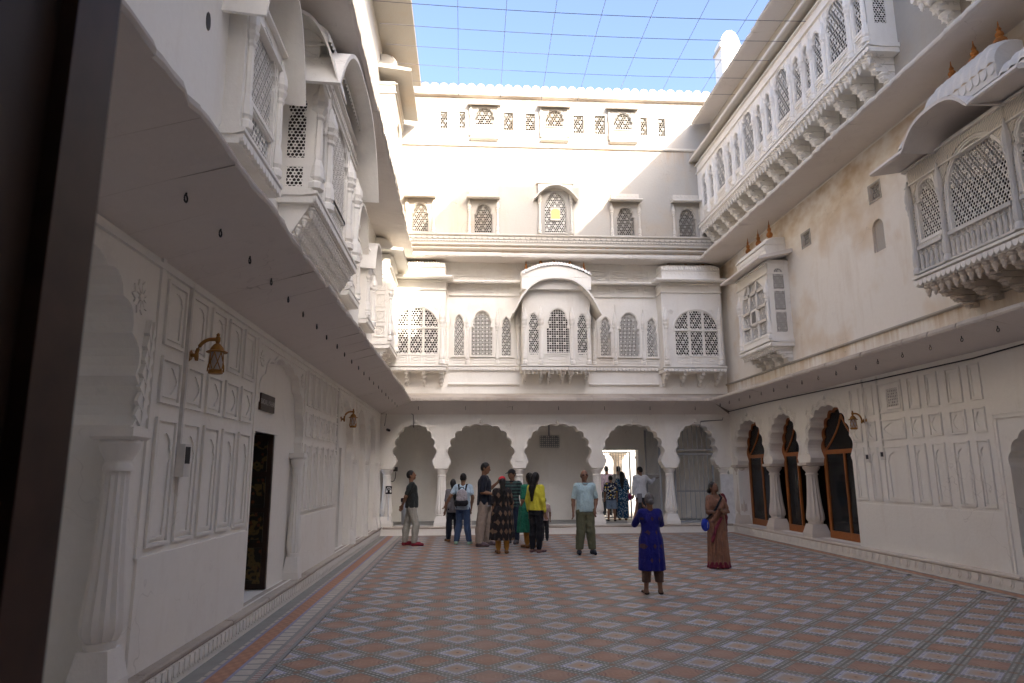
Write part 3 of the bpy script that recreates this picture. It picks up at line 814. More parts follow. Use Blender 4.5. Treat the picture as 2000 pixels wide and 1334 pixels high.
# side oriels
for (u0, u1, wx, lab) in ((-2.22, -.60, (771, 855, 601, 690), 0), (5.50, 7.22, (1319, 1402, 607, 694), 1)):
    n = .50; PYs = 19.0-n
    wu0, zc = onY(wx[0], 650, PYs); wu1, _ = onY(wx[1], 650, PYs); _, zt = onY(1362 if lab else 812, wx[2], PYs); _, zb = onY(1362 if lab else 812, wx[3], PYs)
    c = (wu0+wu1)/2; w = wu1-wu0; zs = zb+(zt-zb)*.56
    def half(a, b, top):
        if not top: return rect(a, b, zb, zs-.03)
        f = lambda x: zs+.03+(zt-zs-.03)*math.sqrt(max(0, 1-((x-c)/(w/2+.01))**2))
        return [(a, zs+.03), (b, zs+.03)]+[(b-(b-a)*i/6, max(zs+.045, f(b-(b-a)*i/6))) for i in range(7)]
    g = .028; t1, t2 = c-w*.165, c+w*.165
    cols_ = ((c-w/2, t1-g), (t1+g, t2-g), (t2+g, c+w/2))
    ws = [(half(a, b, tp), .072, 'hex') for a, b in cols_ for tp in (0, 1)]
    so = oriel(FB, bw, u0, u1, 4.52, 6.92, n, ws)
    m = MB(FB)
    ar = [(c+(w/2+.07)*math.cos(PI*i/18), zs+(zt-zs+.08)*math.sin(PI*i/18)) for i in range(19)]
    ar2 = [(c+(w/2+.035)*math.cos(PI*i/18), zs+(zt-zs+.04)*math.sin(PI*i/18)) for i in range(19)]
    m.tag('arch_band'); m.plate(ar+ar2[::-1], [], n-.002, n+.02)
    rosette(m, u0+.27, zt-.02, n, .08); rosette(m, u1-.27, zt-.02, n, .08)
    for u in (u0+.09, u1-.09): colonette(m, u, n+.02, 4.55, 6.2, .052)
    for k in range(3): niche_panel(m, c-w*.48+k*w*.33, c-w*.48+k*w*.33+w*.29, 4.58, 4.82, n+.001)
    obj('carved_moulding', m, 'carved', so)
    for k in range(4): obj('bracket', bracket(MB(FB), u0+.1+k*(u1-u0-.2)/3, 4.36, 0, n, .36, .10), 'carved', so)
    m = MB(FB); m.prof([(0, 6.98), (n+.36, 6.90), (n+.38, 6.93), (n+.37, 6.97), (0, 7.06)], u0-.22, u1+.2)
    obj('flat_eave', m, 'carved', so)
    m = MB(FB); m.box(u0+.02, u1-.02, 7.0, 7.26, .05, n+.08); petals(m, u0+.02, u1-.02, 7.24, n+.08, .12, .08, .012)
    ledge(m, u0, u1, 7.27, .05, n+.12)
    m.tag('ribs'); ribbed(m, u0+.02, u1-.02, 7.28, 7.52, .05, n+.12, None, .075)
    obj('ribbed_roof', m, 'carved', so, 60)
    m = MB(FB)
    for k in range(3): finial(m, FB.P(u0+.35+k*(u1-u0-.7)/2, 7.50, .22), .32, .05)
    obj('finials', m, 'terracotta', so, 40)
eave(FB, bw, -2.35, 7.45, 1, 1, .80, 7.60, 7.53, 7.66, 7.76, 1.1, 'cream2')
# second storey
holes = []
m = MB(FB)
for i, q in enumerate(((805, 836, 398, 452), (927, 961, 400, 455), (1064, 1105, 378, 455), (1205, 1238, 407, 460), (1326, 1358, 410, 463))):
    u0, u1, z0, z1 = bk(*q, 19.0); c = (u0+u1)/2; w = u1-u0
    poly = arch(c, w, z0, z0+(z1-z0)*(.62 if i != 2 else .55), z1, 'step' if i != 2 else 'round')
    window(FB, poly, .03, holes, bw, .062, 'hex', 'cream' if i != 2 else 'carved', hole=.86)
    surround(FB, poly, u0-.13, u1+.13, z0-.06, z1+.10, 0, .03, bw, 'cream')
    for s in (u0-.16, u1+.16): colonette(m, s, .04, z0-.05, z1+.15, .035)
    if i == 2:
        m.tag('shutter_frame'); m.box(u0+.17, u1-.17, z0+.38, z0+.78, -.03, .035)
        hd = hood(MB(FB), u0-.34, u1+.34, 9.52, 9.98, 0, .34, .04, .03, 20, 2.2); obj('window_hood', hd, 'cream2', bw, 50)
        m.tag('hood_block'); m.box(u0-.2, u1+.2, 9.85, 10.08, 0, .06); ledge(m, u0-.24, u1+.24, 10.08, .05, .1)
    else:
        hd = MB(FB); hd.prof([(0, 9.56), (.30, 9.50), (.32, 9.53), (.31, 9.56), (0, 9.66)], u0-.22, u1+.22)
        obj('window_hood', hd, 'cream2', bw)
        m.tag('hood_block'); m.box(u0-.17, u1+.17, 9.66, 9.80, 0, .05); petals(m, u0-.17, u1+.17, 9.80, .05, .12, .09, .01)
yel = NT('yellow_shutter_paint'); yel.col((.74, .58, .20)); MATS['yellow'] = yel.done(.7)  # the shutter's own even yellow
u0, u1, z0, z1 = bk(1064, 1105, 378, 455, 19.0); c = (u0+u1)/2
obj('yellow_shutter', MB(FB).plate(arch(c, .26, z0+.43, z0+.62, z0+.74, 'cusp', 2, 3), [], .034, .042), 'yellow', bw, label='small yellow arched shutter in the lattice of the middle window')
ledge(m, -2.35, 7.45, 8.44, .06, .10); ledge(m, -2.35, 7.45, 8.14, .05, .09); ledge(m, -2.35, 7.45, 8.0, .06, .16)
petals(m, -2.3, 7.42, 8.40, .02, .16, .08, .02); petals(m, -2.3, 7.42, 8.30, .005, .08, .05, .02)
ledge(m, -2.35, 7.45, 11.27, .09, .07)
small = [(860, 874, 218, 250), (897, 909, 218, 250), (984, 1002, 220, 254), (1027, 1045, 222, 255), (1120, 1140, 226, 260), (1162, 1182, 226, 262), (1251, 1264, 230, 264), (1286, 1299, 232, 266)]
for q in small:
    u0, u1, z0, z1 = bk(*q, 19.0)
    poly = rect(u0, u1, z0, z1); window(FB, poly, 0, holes, bw, .075, 'hex', 'cream', hole=.9)
    m.tag('window_trim'); m.plate(rect(u0-.05, u1+.05, z0-.05, z1+.05), [rect(u0-.02, u1+.02, z0-.02, z1+.02)], -.002, .012)
for q in ((929, 963, 213, 245), (1066, 1099, 218, 248), (1199, 1232, 224, 254)):
    u0, u1, z0, z1 = bk(*q, 19.0); c = (u0+u1)/2
    poly = arch(c, u1-u0, z0, z0+.1, z1, 'cusp', 4); window(FB, poly, .05, holes, bw, .075, 'hex', 'cream', hole=.9)
    surround(FB, poly, u0-.12, u1+.12, z0-.38, z1+.06, 0, .05, bw, 'cream')
    m.tag('window_hood'); m.prof([(0, 12.58), (.22, 12.50), (.24, 12.53), (.23, 12.56), (0, 12.64)], c-.5, c+.5); ledge(m, c-.42, c+.42, 11.47, .09, .13)
    for s in (u0-.15, u1+.15): colonette(m, s, .05, z0-.36, z1+.1, .03)
obj('carved_moulding', m, 'cream2', bw)
wallplate('second_floor_wall', FB, -2.35, 7.9, 7.62, 12.86, holes, 'cream', bw)
m = MB(FB); ledge(m, -2.6, 7.9, 12.86, .06, .13); obj('rusty_ledge', m, 'edge', bw)
obj('parapet', MB(FB).box(-2.6, 7.9, 12.89, 13.10, -.3, -.04), 'cream', bw)
me = MB(F((0, 0, 0), FB.U, FB.N)).plate([(-.125, 0), (.125, 0), (.135, .10)]+[(.135*math.cos(a), .10+.15*math.sin(a)) for a in [PI*i/8 for i in range(1, 8)]]+[(-.135, .10)], [], -.16, 0, True).mesh('merlon', 'cream')
for i in range(37): place('merlon', me, bw, FB.P(-2.45+i*.282, 13.10+random.uniform(-.008, .008), -.08))
obj('roof_slab', MB(FB).box(-2.6, 7.9, 12.6, 12.85, -6, -.36), 'cream', bw)
obj('rear_wall', MB(FB).plate([(-2.6, 0), (du0-.3, 0), (du0-.3, 2.4), (du1+.3, 2.4), (du1+.3, 0), (7.9, 0), (7.9, 12.8), (-2.6, 12.8)], [], -2.9, -2.6), 'white', bw)
# outer court beyond the doorway
oc = thing('palace_colonnade', 'pale colonnade standing in the sunlit court beyond the open doorway', 'building', (5, 27, 0))
obj('colonnade_wall', MB(FB).plate([(-6, 2.2), (2.9, 2.2)]+[(x+cx, z) for cx in (4.1, 6.0, 7.9) for x, z in cusp_curve(1.5, 2.3, 3.3, 4)[::-1]]+[(14, 2.2), (14, 5), (-6, 5)], [], -8.4, -8), 'white', oc)
for u in (3.2, 5.05, 6.95, 8.8): obj('arcade_column', column(MB(FB), u, -8.2, .1, 2.25, .13, 16, .24), 'marble', oc, 40)
obj('added_shade_roof', MB(FB).box(-6, 14, 3.75, 3.9, -8.4, -2.95), 'white', oc)  # unseen roof, added to shade the outer court near the doorway
for u in (4.35, 5.35): obj('arcade_column', column(MB(FB), u, -5.2, .15, 2.3, .15, 16, .26), 'marble', oc, 40)
obj('court_wall', MB(FB).box(-6, 16, 0, 5, -14.3, -14), 'white', oc)
sheet('outer_pavement', -10, 20, 21.21, 34, .219, 'white', kind='structure')
# ================================================================ RIGHT WING
rw = thing('palace_wing', 'ochre stained palace wing with three wooden arched doors and a painted oriel', 'building', (7.45, 10, 0))
def trace(u0, u1, z0, z1, ops):
    """outline of a wall standing on z0 with openings [(a,b,base,curve)] cut up from its foot"""
    out = [(u0, z1), (u0, z0)]
    for a, b, base, cv in ops:
        c = (a+b)/2
        if base > z0: out += [(a, z0)] if False else []
        out += [(a, base)]+[(c+x, z) for x, z in cv[::-1]]+[(b, base)]
    return out+[(u1, z0), (u1, z1)]
RA = [(12.93, 14.58), (15.10, 16.47), (16.92, 18.62)]
cvs = [cusp_curve(b-a, 1.98, 2.93, 5, .28, 5) for a, b in RA]
pts = [(.1, 3.36), (.1, PZ), (7.55, PZ)]+[(8.3+x, z) for x, z in cusp_curve(1.5, 1.65, 2.18, 4, .2, 4)[::-1]]+[(9.05, PZ), (12.93, PZ), (12.93, 1.80)]
for i, (a, b) in enumerate(RA):
    c = (a+b)/2
    pts += [(a, 1.80), (a+.045, 1.90)]+[(c+x, z) for x, z in cvs[i][::-1]]+[(b-.045, 1.90), (b, 1.80)]
pts += [(18.62, PZ), (19.0, PZ), (19.0, 3.36)]
m = MB(FR).plate(pts, [], -.38, 0)
for i, (a, b) in enumerate(RA):      # stepped mouldings round each arch
    c = (a+b)/2
    m.tag('arch_band')
    for k, (sc, d) in enumerate(((1.05, .012), (1.10, .02), (1.15, .012))):
        g = [(c+x*sc, 1.98+(z-1.98)*(sc+.01)) for x, z in cvs[i]]; h = [(c+x*(sc-.028), 1.98+(z-1.98)*(sc-.02)) for x, z in cvs[i]]
        m.plate(g+h[::-1], [], -.002, d)
    m.tag('apex_bud'); m.lathe(c, .012, [(.03, 3.06), (.045, 3.09), (.03, 3.14), (.006, 3.18)], 8)
    rosette(m, a+.03, 2.86, .001, .085); rosette(m, b-.03, 2.86, .001, .085)
g = [(8.3+x*1.10, 1.65+(z-1.65)*1.18) for x, z in cusp_curve(1.5, 1.65, 2.18, 4, .2, 4)]
m.tag('door_surround')
for o, d in ((0, .02), (.06, .012)):
    m.plate(rect(7.38-o, 9.22+o, PZ, 2.36+o), [rect(7.42-o, 9.18+o, PZ+.01, 2.32+o)], -.002, d)
m.tag('dado'); m.box(9.25, 12.86, PZ, 1.02, -.002, .018)
obj('ground_floor_wall', m, 'white', rw)
for u in (14.84, 16.695): obj('arcade_column', column(MB(FR), u, -.14, PZ, 1.80, .115, 20, .21), 'marble', rw, 40)
for u in (18.75,): obj('arcade_pilaster', column(MB(FR), u, -.10, PZ, 1.80, .10, 16, .17), 'marble', rw, 40)
def px_u(xs, y, X): return [onX(x, y, X)[0] for x in xs]
cols_ = [px_u(p, 900, 7.45) for p in ((1690, 1672), (1718, 1701), (1777, 1728), (1812, 1789), (1850, 1825), (1898, 1867), (1938, 1913))]
for a, b in cols_:
    panel(FR, a, b, 1.08, 2.04, 'tall', rw); panel(FR, a, b, 2.15, 2.51, 'small', rw); panel(FR, a, b, 2.62, 3.16, 'plain', rw)
# room behind the doors
obj('painted_dark_room', MB(FR).box(12.4, 18.9, PZ-.02, PZ+.004, -3.45, -.39).box(12.4, 18.9, PZ-.02, 3.3, -3.5, -3.45).box(12.4, 12.5, PZ-.02, 3.3, -3.45, -.39).box(18.8, 18.9, PZ-.02, 3.3, -3.45, -.39).box(12.4, 18.9, 3.3, 3.36, -3.5, -.39), 'room', rw)
obj('painted_dark_room', MB(FR).box(7.2, 9.4, PZ-.02, 2.6, -1.6, -1.55).box(7.2, 7.25, PZ, 2.6, -1.55, -.39).box(9.35, 9.4, PZ, 2.6, -1.55, -.39).box(7.2, 9.4, 2.55, 2.6, -1.6, -.39), 'room', rw)
wood = NT('orange_teak'); p = wood.pos((6, 6, .8), True); n_ = wood.noise(p, 6, 6, .7)
wood.col(wood.mix(wood.ramp(n_, .3, .7), (.25, .072, .016), (.37, .13, .03))); MATS['teak'] = wood.done(.38)
gl = NT('dark_window_glass'); gl.col((.02, .022, .025)); gl.b.inputs['Alpha'].default_value = .45; gl.b.inputs['Specular IOR Level'].default_value = .6; MATS['glass'] = gl.done(.06)
for i, (a, b) in enumerate(RA):
    c = (a+b)/2; w = b-a-.02; n = -.30
    outer = [(c-w/2, PZ+.005), (c+w/2, PZ+.005), (c+w/2, 1.95)]+[(c+x*w/(b-a), z-.01) for x, z in cvs[i]]+[(c-w/2, 1.95)]
    iw = w-.18
    inner_top = [(c+x*iw/(b-a), 2.07+(z-1.98)*.84) for x, z in cvs[i]]
    top = [(c-iw/2, 2.06), (c+iw/2, 2.06)]+inner_top
    lo = [rect(c-iw/2, c-.025, PZ+.16, 1.97), rect(c+.025, c+iw/2, PZ+.16, 1.97)]
    m = MB(FR).plate(outer, [top]+lo, n-.05, n, True)
    P = FR.P
    for s in (-1, 1):
        m.tube([P(c+s*(iw/2)*(1-t)**1.0*math.cos(t*.35)-s*.10*math.sin(t*PI), 2.05+.72*t, n-.02) for t in [k/8 for k in range(9)]], .022, 6)
    dr = obj('arched_door', m, 'teak', rw)
    pn = [('window_pane', top)]+[('window_pane', r) for r in lo]
    for k, (nm, poly) in enumerate(pn):
        if i == 1 and k == 1: continue          # the middle doorway stands open on one side
        obj(nm, MB(FR).plate(poly, [], n-.032, n-.026, True), 'glass', dr)
# eave 1 and first floor
eave(FR, rw, -.5, 19.0, 0, 1, .83, 3.32, 3.49, 3.58, 3.82)
holes = []
m = MB(FR); ledge(m, -.5, 19, 4.06, .05, .05)
for q in ((1697, 1720, 362, 388), (1566, 1583, 456, 478)):
    (a, zt), (b, zb) = onX(q[0], q[2], 7.45), onX(q[1], q[3], 7.45); a, b = min(a, b), max(a, b); zc = (zt+zb)/2
    poly = rect(a, b, zc-.14, zc+.14); window(FR, poly, 0, holes, rw, .055, 'hex', 'cream'); m.tag('window_trim'); m.plate(rect(a-.04, b+.04, zc-.18, zc+.18), [grow(poly, .012)], -.002, .012)
nich = arch(11.35, .34, 5.52, 5.95, 6.12, 'round'); holes.append(nich)
m.tag('niche_back'); m.plate(nich, [], -.06, -.05)
obj('carved_moulding', m, 'cream', rw)
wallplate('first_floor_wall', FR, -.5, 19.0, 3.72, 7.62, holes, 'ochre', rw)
# small oriel
n = .50; X = 7.45-n
f0, f1 = 14.85, 16.60
c, w = (f0+f1)/2, 1.30; zb, zt = 4.75, 6.16; zs = 5.55
def light(a, b, z0, z1):
    f = lambda x: zs+(zt-zs)*math.sqrt(max(0, 1-((x-c)/(w/2+.005))**2))
    tp = [(b-(b-a)*i/5, min(z1, f(b-(b-a)*i/5))) for i in range(6)]
    if min(q[1] for q in tp) < z0+.03: tp = [(x, max(z, z0+.03)) for x, z in tp]
    return [(a, z0), (b, z0)]+tp
ws = []
for k in range(3):
    a = c-w/2+k*w/3+.015; b = c-w/2+(k+1)*w/3-.015
    for z0, z1 in ((zb, 5.08), (5.12, 5.44), (5.48, 5.86), (5.89, 6.2)):
        if k != 1 and z0 > 5.8: a2, b2 = (a+.14, b) if k == 0 else (a, b-.14)
        else: a2, b2 = a, b
        if k == 1 and abs(z0-5.12) < .01: continue
        ws.append((light(a2, b2, z0, z1), .05, 'hex'))
so = oriel(FR, rw, f0, f1, 4.58, 6.42, n, ws)
m = MB(FR); m.box(c-.16, c+.16, 5.10, 5.46, n-.05, n+.012)
for u in (f0+.06, f1-.06): colonette(m, u, n+.01, 4.6, 6.0, .045)
obj('carved_moulding', m, 'carved', so)
obj('window_pane', MB(FR).box(c-.11, c+.11, 5.15, 5.42, n+.012, n+.018), 'glass', so)
FS = F(FR.P(0, 0, 0)+Vector((0, f0, 0)), (-1, 0, 0), (0, -1, 0))     # near side face of the oriel: u runs into the court
sw = [arch(.25, .26, z0, z0+.3, z1, kd) for z0, z1, kd in ((4.75, 5.22, 'rect'), (5.26, 5.72, 'rect'), (5.76, 6.26, 'round'))]
m = MB(FS).plate(rect(.0, n, 4.58, 6.42), sw, -.02, .012)
obj('side_wall', m, 'carved', so)
obj('painted_dark_room', MB(FS).box(.06, n-.07, 4.6, 6.4, -.0015, .0005), 'room', so)  # thin dark sheet standing in for the unlit inside of the oriel
for p_ in sw: obj('lattice_screen', jali(MB(FS), p_, .008, .05, .005, .8), 'carved', so)
for k in range(4): obj('bracket', bracket(MB(FR), f0+.14+k*(f1-f0-.28)/3, 4.42, 0, n, .34, .12), 'carved', so)
obj('pendant_row', drops(MB(FR), f0, f1, 4.42, n-.03, .11, .04, .13), 'carved', so, kind='stuff')
m = MB(FR); m.prof([(0, 6.56), (n+.30, 6.40), (n+.32, 6.42), (n+.31, 6.46), (0, 6.66)], f0-.30, f1+.35); obj('flat_eave', m, 'soffit', so)
m = MB(FR); m.box(f0+.02, f1-.02, 6.60, 6.84, 0, n-.02); petals(m, f0+.03, f1-.03, 6.83, n-.02, .12, .12, .015)
ledge(m, f0, f1, 6.86, .04, n+.02); m.tag('ribs'); ribbed(m, f0+.02, f1-.02, 6.87, 7.08, 0, n-.02, None, .12)
obj('ribbed_roof', m, 'carved', so, 60)
m = MB(FR)
for k in range(3): finial(m, FR.P(f0+.25+k*(f1-f0-.5)/2, 7.05, .25), .48, .075)
obj('finials', m, 'terracotta', so, 40)
# large painted oriel
def painted():
    t = NT('painted_oriel'); p = t.pos((1, 1, 1)); 
    v = t.n('ShaderNodeTexVoronoi', feature='DISTANCE_TO_EDGE'); v.inputs['Scale'].default_value = 9; t.l(p, v.inputs['Vector'])
    w = t.n('ShaderNodeTexWave', wave_type='RINGS'); w.inputs['Scale'].default_value = 9.0; w.inputs['Distortion'].default_value = 9; w.inputs['Detail'].default_value = 2; t.l(p, w.inputs['Vector'])
    line = t.math('MULTIPLY', t.ramp(w.outputs['Fac'], .80, .9), .75)
    c = t.mix(t.ramp(t.noise(p, 2, 4), .35, .7), (.72, .65, .54), (.66, .62, .55))
    c = t.mix(t.math('MULTIPLY', line, .7), c, (.16, .19, .19)); t.col(c); return t.done(.7)
MATS['painted'] = painted()
MATS['bluegrey'] = plaster('blue_grey_painted_stone', (.74, .70, .64), stain=(.38, .42, .43), amt=.5, streak=.35, lo=.45, hi=.75)
n = .70; g0, g1 = 6.75, 9.45; c = 8.10
ws = [(arch(9.05, .46, 4.98, 5.55, 5.84, 'step'), .048, 'hex'), (arch(c, 1.06, 4.90, 5.42, 5.97, 'round'), .052, 'hex'), (arch(7.15, .46, 4.98, 5.55, 5.84, 'step'), .048, 'hex')]
bo = oriel(FR, rw, g0, g1, 4.46, 6.16, n, ws, mat='carved')
m = MB(FR)
for poly, _, _ in ws:
    us = [p[0] for p in poly]; a, b = min(us), max(us); zt_ = max(p[1] for p in poly)
    hol = grow(poly, .07); m.tag('painted_spandrel')
    m.plate(rect(a-.10, b+.10, 4.90, 6.13), [[(x, max(z, 4.905)) for x, z in hol]], n-.001, n+.02)
obj('painted_spandrels', m, 'painted', bo)
m = MB(FR)
for u in (9.39, 8.73, 7.47, 6.81): colonette(m, u, n+.04, 4.48, 5.95, .036)
obj('painted_colonettes', m, 'bluegrey', bo, 40)
m = MB(FR)
for a, b in ((8.80, 9.32), (7.54, 8.66), (6.88, 7.40)):
    m.tag('balustrade_rail').box(a, b, 4.48, 4.51, n, n+.06); m.tag('balustrade_rail').box(a, b, 4.83, 4.88, n, n+.06)
    k = round((b-a)/.095)
    for i in range(k):
        u = a+(i+.5)*(b-a)/k
        m.tag('baluster'); m.lathe(u, n+.03, [(.022, 4.51), (.03, 4.55), (.016, 4.60), (.03, 4.66), (.024, 4.74)], 6)
        m.box(u-.035, u+.035, 4.76, 4.775, n+.02, n+.04); m.box(u-.006, u+.006, 4.74, 4.83, n+.02, n+.04)
obj('balustrade', m, 'bluegrey', bo, 40)
for k in range(6): obj('bracket', bracket(MB(FR), g0+.2+k*(g1-g0-.4)/5, 4.30, 0, n, .36, .15), 'marble', bo)
obj('pendant_row', drops(MB(FR), g0+.05, g1-.05, 4.30, n-.05, .145, .058, .19), 'marble', bo, kind='stuff')
m = MB(FR)
m.tag('flat_eave'); m.prof([(0, 6.30), (n+.50, 6.10), (n+.52, 6.12), (n+.51, 6.16), (0, 6.44)], 8.72, g1+.1); m.tag('flat_eave'); m.prof([(0, 6.30), (n+.50, 6.10), (n+.52, 6.12), (n+.51, 6.16), (0, 6.44)], g0-.1, 7.46)
m.tag('curved_hood'); hood(m, 7.42, 8.76, 6.13, 6.48, .05, n+.54, .05, .03, 24, 3.0)
obj('curved_hood', m, 'soffit', bo, 50)
m = MB(FR)
for a, b, zz in ((8.80, 9.42, 6.26), (7.40, 8.78, 6.50), (6.78, 7.38, 6.26)):
    m.tag('roof_drum'); m.box(a, b, zz-.02, zz+.20, .05, n+.10); petals(m, a, b, zz+.18, n+.10, .13, .13, .02)
    h = .26 if b-a < 1 else .42
    m.tag('ribs'); ribbed(m, a, b, zz+.2, zz+.2+h, .38, n+.10, None, .16)
obj('ribbed_roof', m, 'bluegrey', bo, 60)
m = MB(FR)
for u, z in ((9.1, 6.70), (8.55, 7.08), (8.1, 7.10), (7.65, 7.08), (7.1, 6.70)): finial(m, FR.P(u, z-.02, .45), .40, .085)
obj('finials', m, 'terracotta', bo, 40)
# eave 2, bracketed gallery, upper eaves
eave(FR, rw, -.5, 19.0, 0, 1, .88, 7.56, 7.52, 7.62, 7.80, 1.2, 'cream2')
GN = .51; GX = 7.45-GN
wl = []
for xl, xr in ((88, 112), (125, 146), (163, 208), (224, 248), (261, 288), (308, 364), (382, 410), (432, 460), (485, 556), (580, 622), (640, 668), (688, 733), (760, 865), (898, 952)):
    xm = (xl+xr)/2; y = (910-(xm-185)*1.188)/2.779
    a = onX(1340+xr/2.779, y, GX)[0]; b = onX(1340+xl/2.779, y, GX)[0]
    wide = (xr-xl) > .1*xm+18 or (xl, xr) in ((163, 208), (308, 364), (485, 556), (760, 865))
    wl.append((a, b, wide))
ws = []
for a, b, wide in wl:
    if wide: ws.append((arch((a+b)/2, b-a, 9.28, 9.95, 10.42, 'cusp', 4), .075, 'hex'))
    else: ws.append((arch((a+b)/2, b-a, 9.30, 9.9, 10.26, 'cusp', 3), .07, 'hex'))
ga = oriel(FR, rw, 10.22, 18.99, 8.90, 10.78, GN, ws, hole=.9)
m = MB(FR)
us = sorted([x for a, b, _ in wl for x in (a, b)])
for i in range(1, len(us)-1, 2): colonette(m, (us[i]+us[i+1])/2, GN+.015, 8.94, 10.3, .04)
for a, b, wide in wl: niche_panel(m, a-.03, b+.03, 8.96, 9.20, GN+.001); m.tag('window_trim'); m.plate(rect(a-.06, b+.06, 9.24, 10.50), [rect(a-.04, b+.04, 9.26, 10.48)], GN-.001, GN+.012)
colonette(m, 10.27, GN+.015, 8.94, 10.4, .05)
obj('carved_moulding', m, 'carved', ga)
FS2 = F(FR.P(0, 0, 0)+Vector((0, 10.22, 0)), (-1, 0, 0), (0, -1, 0))
sp = arch(.27, .22, 9.3, 9.95, 10.3, 'cusp', 3)
obj('side_wall', MB(FS2).plate(rect(0, GN, 8.90, 10.78), [sp], -.02, .012), 'carved', ga)
obj('painted_dark_room', MB(FS2).box(.05, GN-.07, 8.92, 10.76, -.0015, .0005), 'room', ga)  # dark sheet behind the end screen, painted as unlit gallery
obj('lattice_screen', jali(MB(FS2), sp, .008, .05, .005, .8), 'carved', ga)
for k in range(15): obj('bracket', bracket(MB(FR), 10.45+k*.60, 8.74, 0, GN, .55, .17), 'carved', ga)
obj('pendant_row', drops(MB(FR), 10.25, 18.95, 8.74, GN-.03, .15, .055, .19), 'carved', ga, kind='stuff')
m = MB(FR); m.prof([(0, 10.98), (GN+.22, 10.86), (GN+.24, 10.88), (GN+.23, 10.95), (0, 11.10)], 10.0, 18.98); obj('gallery_eave', m, 'cream2', ga)
ga2 = oriel(FR, rw, 6.6, 9.0, 8.90, 10.78, GN, [(arch(8.5, .3, 9.3, 9.9, 10.26, 'cusp', 3), .055, 'hex'), (arch(7.8, .6, 9.28, 9.95, 10.42, 'cusp', 4), .06, 'hex')])
for k in range(5): obj('bracket', bracket(MB(FR), 6.75+k*.52, 8.74, 0, GN, .55, .17), 'carved', ga2)
obj('pendant_row', drops(MB(FR), 6.6, 9.0, 8.74, GN-.03, .15, .055, .19), 'carved', ga2, kind='stuff')
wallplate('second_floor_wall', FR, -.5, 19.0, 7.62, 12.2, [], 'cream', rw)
eave(FR, rw, -.5, 18.9, 0, 0, .62, 12.16, 12.08, 12.18, 12.34, 1.5, 'edge')
obj('roof_block', MB(FR).box(-.5, 19, 12.2, 12.5, -5, -.01), 'cream', rw)
obj('roof_parapet', MB(FR).box(-.5, 18.6, 12.34, 12.9, -.5, -.2), 'cream', rw)
t_ = thing('roof_turret', 'slim white rooftop turret with a rounded head rising above the gallery eave', 'turret', (8.45, 19.4, 12))
obj('shaft', MB(FW).plate([(8.15, 12.4), (8.78, 12.4), (8.78, 15.2)]+[(8.465+.315*math.cos(a), 15.2+.55*math.sin(a)) for a in [PI*i/8 for i in range(1, 8)]]+[(8.15, 15.2)], [], -20.0, -19.4, True), 'white', t_)
obj('coping', MB(FW).box(8.10, 8.83, 15.12, 15.2, -20.03, -19.37), 'edge', t_)

pv = thing('roof_tower', 'square rooftop pavilion tower standing on the ochre stained wing', 'tower', (8.6, 5, 12.5))
obj('shaft', MB().box(7.15, 10.2, 12.5, 16.4, 2.75, 6.0), 'cream', pv); obj('parapet', MB().box(7.0, 10.3, 16.4, 17.0, 2.6, 6.15), 'cream', pv)
# ================================================================ LEFT WING
lw = thing('palace_wing', 'white palace wing with panelled wall, painted doorway and bow-roofed oriels', 'building', (-2.35, 10, 0))
NA = (3.25, 4.98)
LD = [(7.80, 10.0, .10), (12.9, 14.35, .12), (14.8, 16.15, .12), (16.6, 17.9, .10)]
pts = [(.1, 3.36), (.1, PZ), (NA[0], PZ), (NA[0], 1.9)]+[((NA[0]+NA[1])/2+x, z) for x, z in cusp_curve(NA[1]-NA[0], 1.95, 3.0, 5, .28, 5)[::-1]]+[(NA[1], 1.9), (NA[1], PZ)]
for a, b, d in LD:
    c = (a+b)/2; pts += [(a, PZ), (a, 2.0)]+[(c+x, z) for x, z in cusp_curve(b-a, 2.05, 3.0, 4, .24, 5)[::-1]]+[(b, 2.0), (b, PZ)]
pts += [(19.0, PZ), (19.0, 3.36)]
m = MB(FL).plate(pts, [], -.45, 0)
m.tag('dado').box(5.22, 7.70, PZ, 1.02, -.002, .022); m.tag('dado').box(10.12, 12.78, PZ, 1.02, -.002, .018)
m.tag('corner_bead').box(5.20, 5.26, 1.02, 3.3, -.002, .02); m.tag('cornice').box(.1, 19, 3.16, 3.20, -.002, .03)
for a, b, d in LD:
    c = (a+b)/2; cv = cusp_curve(b-a, 2.05, 3.0, 4, .24, 5)
    g = [(c+x*1.03, 2.05+(z-2.05)*1.04) for x, z in cv]; m.tag('arch_band'); m.plate(g+[(c+x, z) for x, z in cv][::-1], [], -.002, .014)
    rosette(m, a+.12, 2.92, .001, .10); rosette(m, b-.12, 2.92, .001, .10)
    m.tag('bay_frame'); m.plate(rect(a-.08, b+.08, PZ, 3.12), [rect(a-.04, b+.04, PZ+.01, 3.08)], -.002, .016)
c = (NA[0]+NA[1])/2; cv = cusp_curve(NA[1]-NA[0], 1.95, 3.0, 5, .28, 5)
m.tag('arch_band'); m.plate([(c+x*1.03, 1.95+(z-1.95)*1.04) for x, z in cv]+[(c+x, z) for x, z in cv][::-1], [], -.002, .014)
rosette(m, NA[1]-.06, 2.86, .001, .13)
obj('ground_floor_wall', m, 'white', lw)
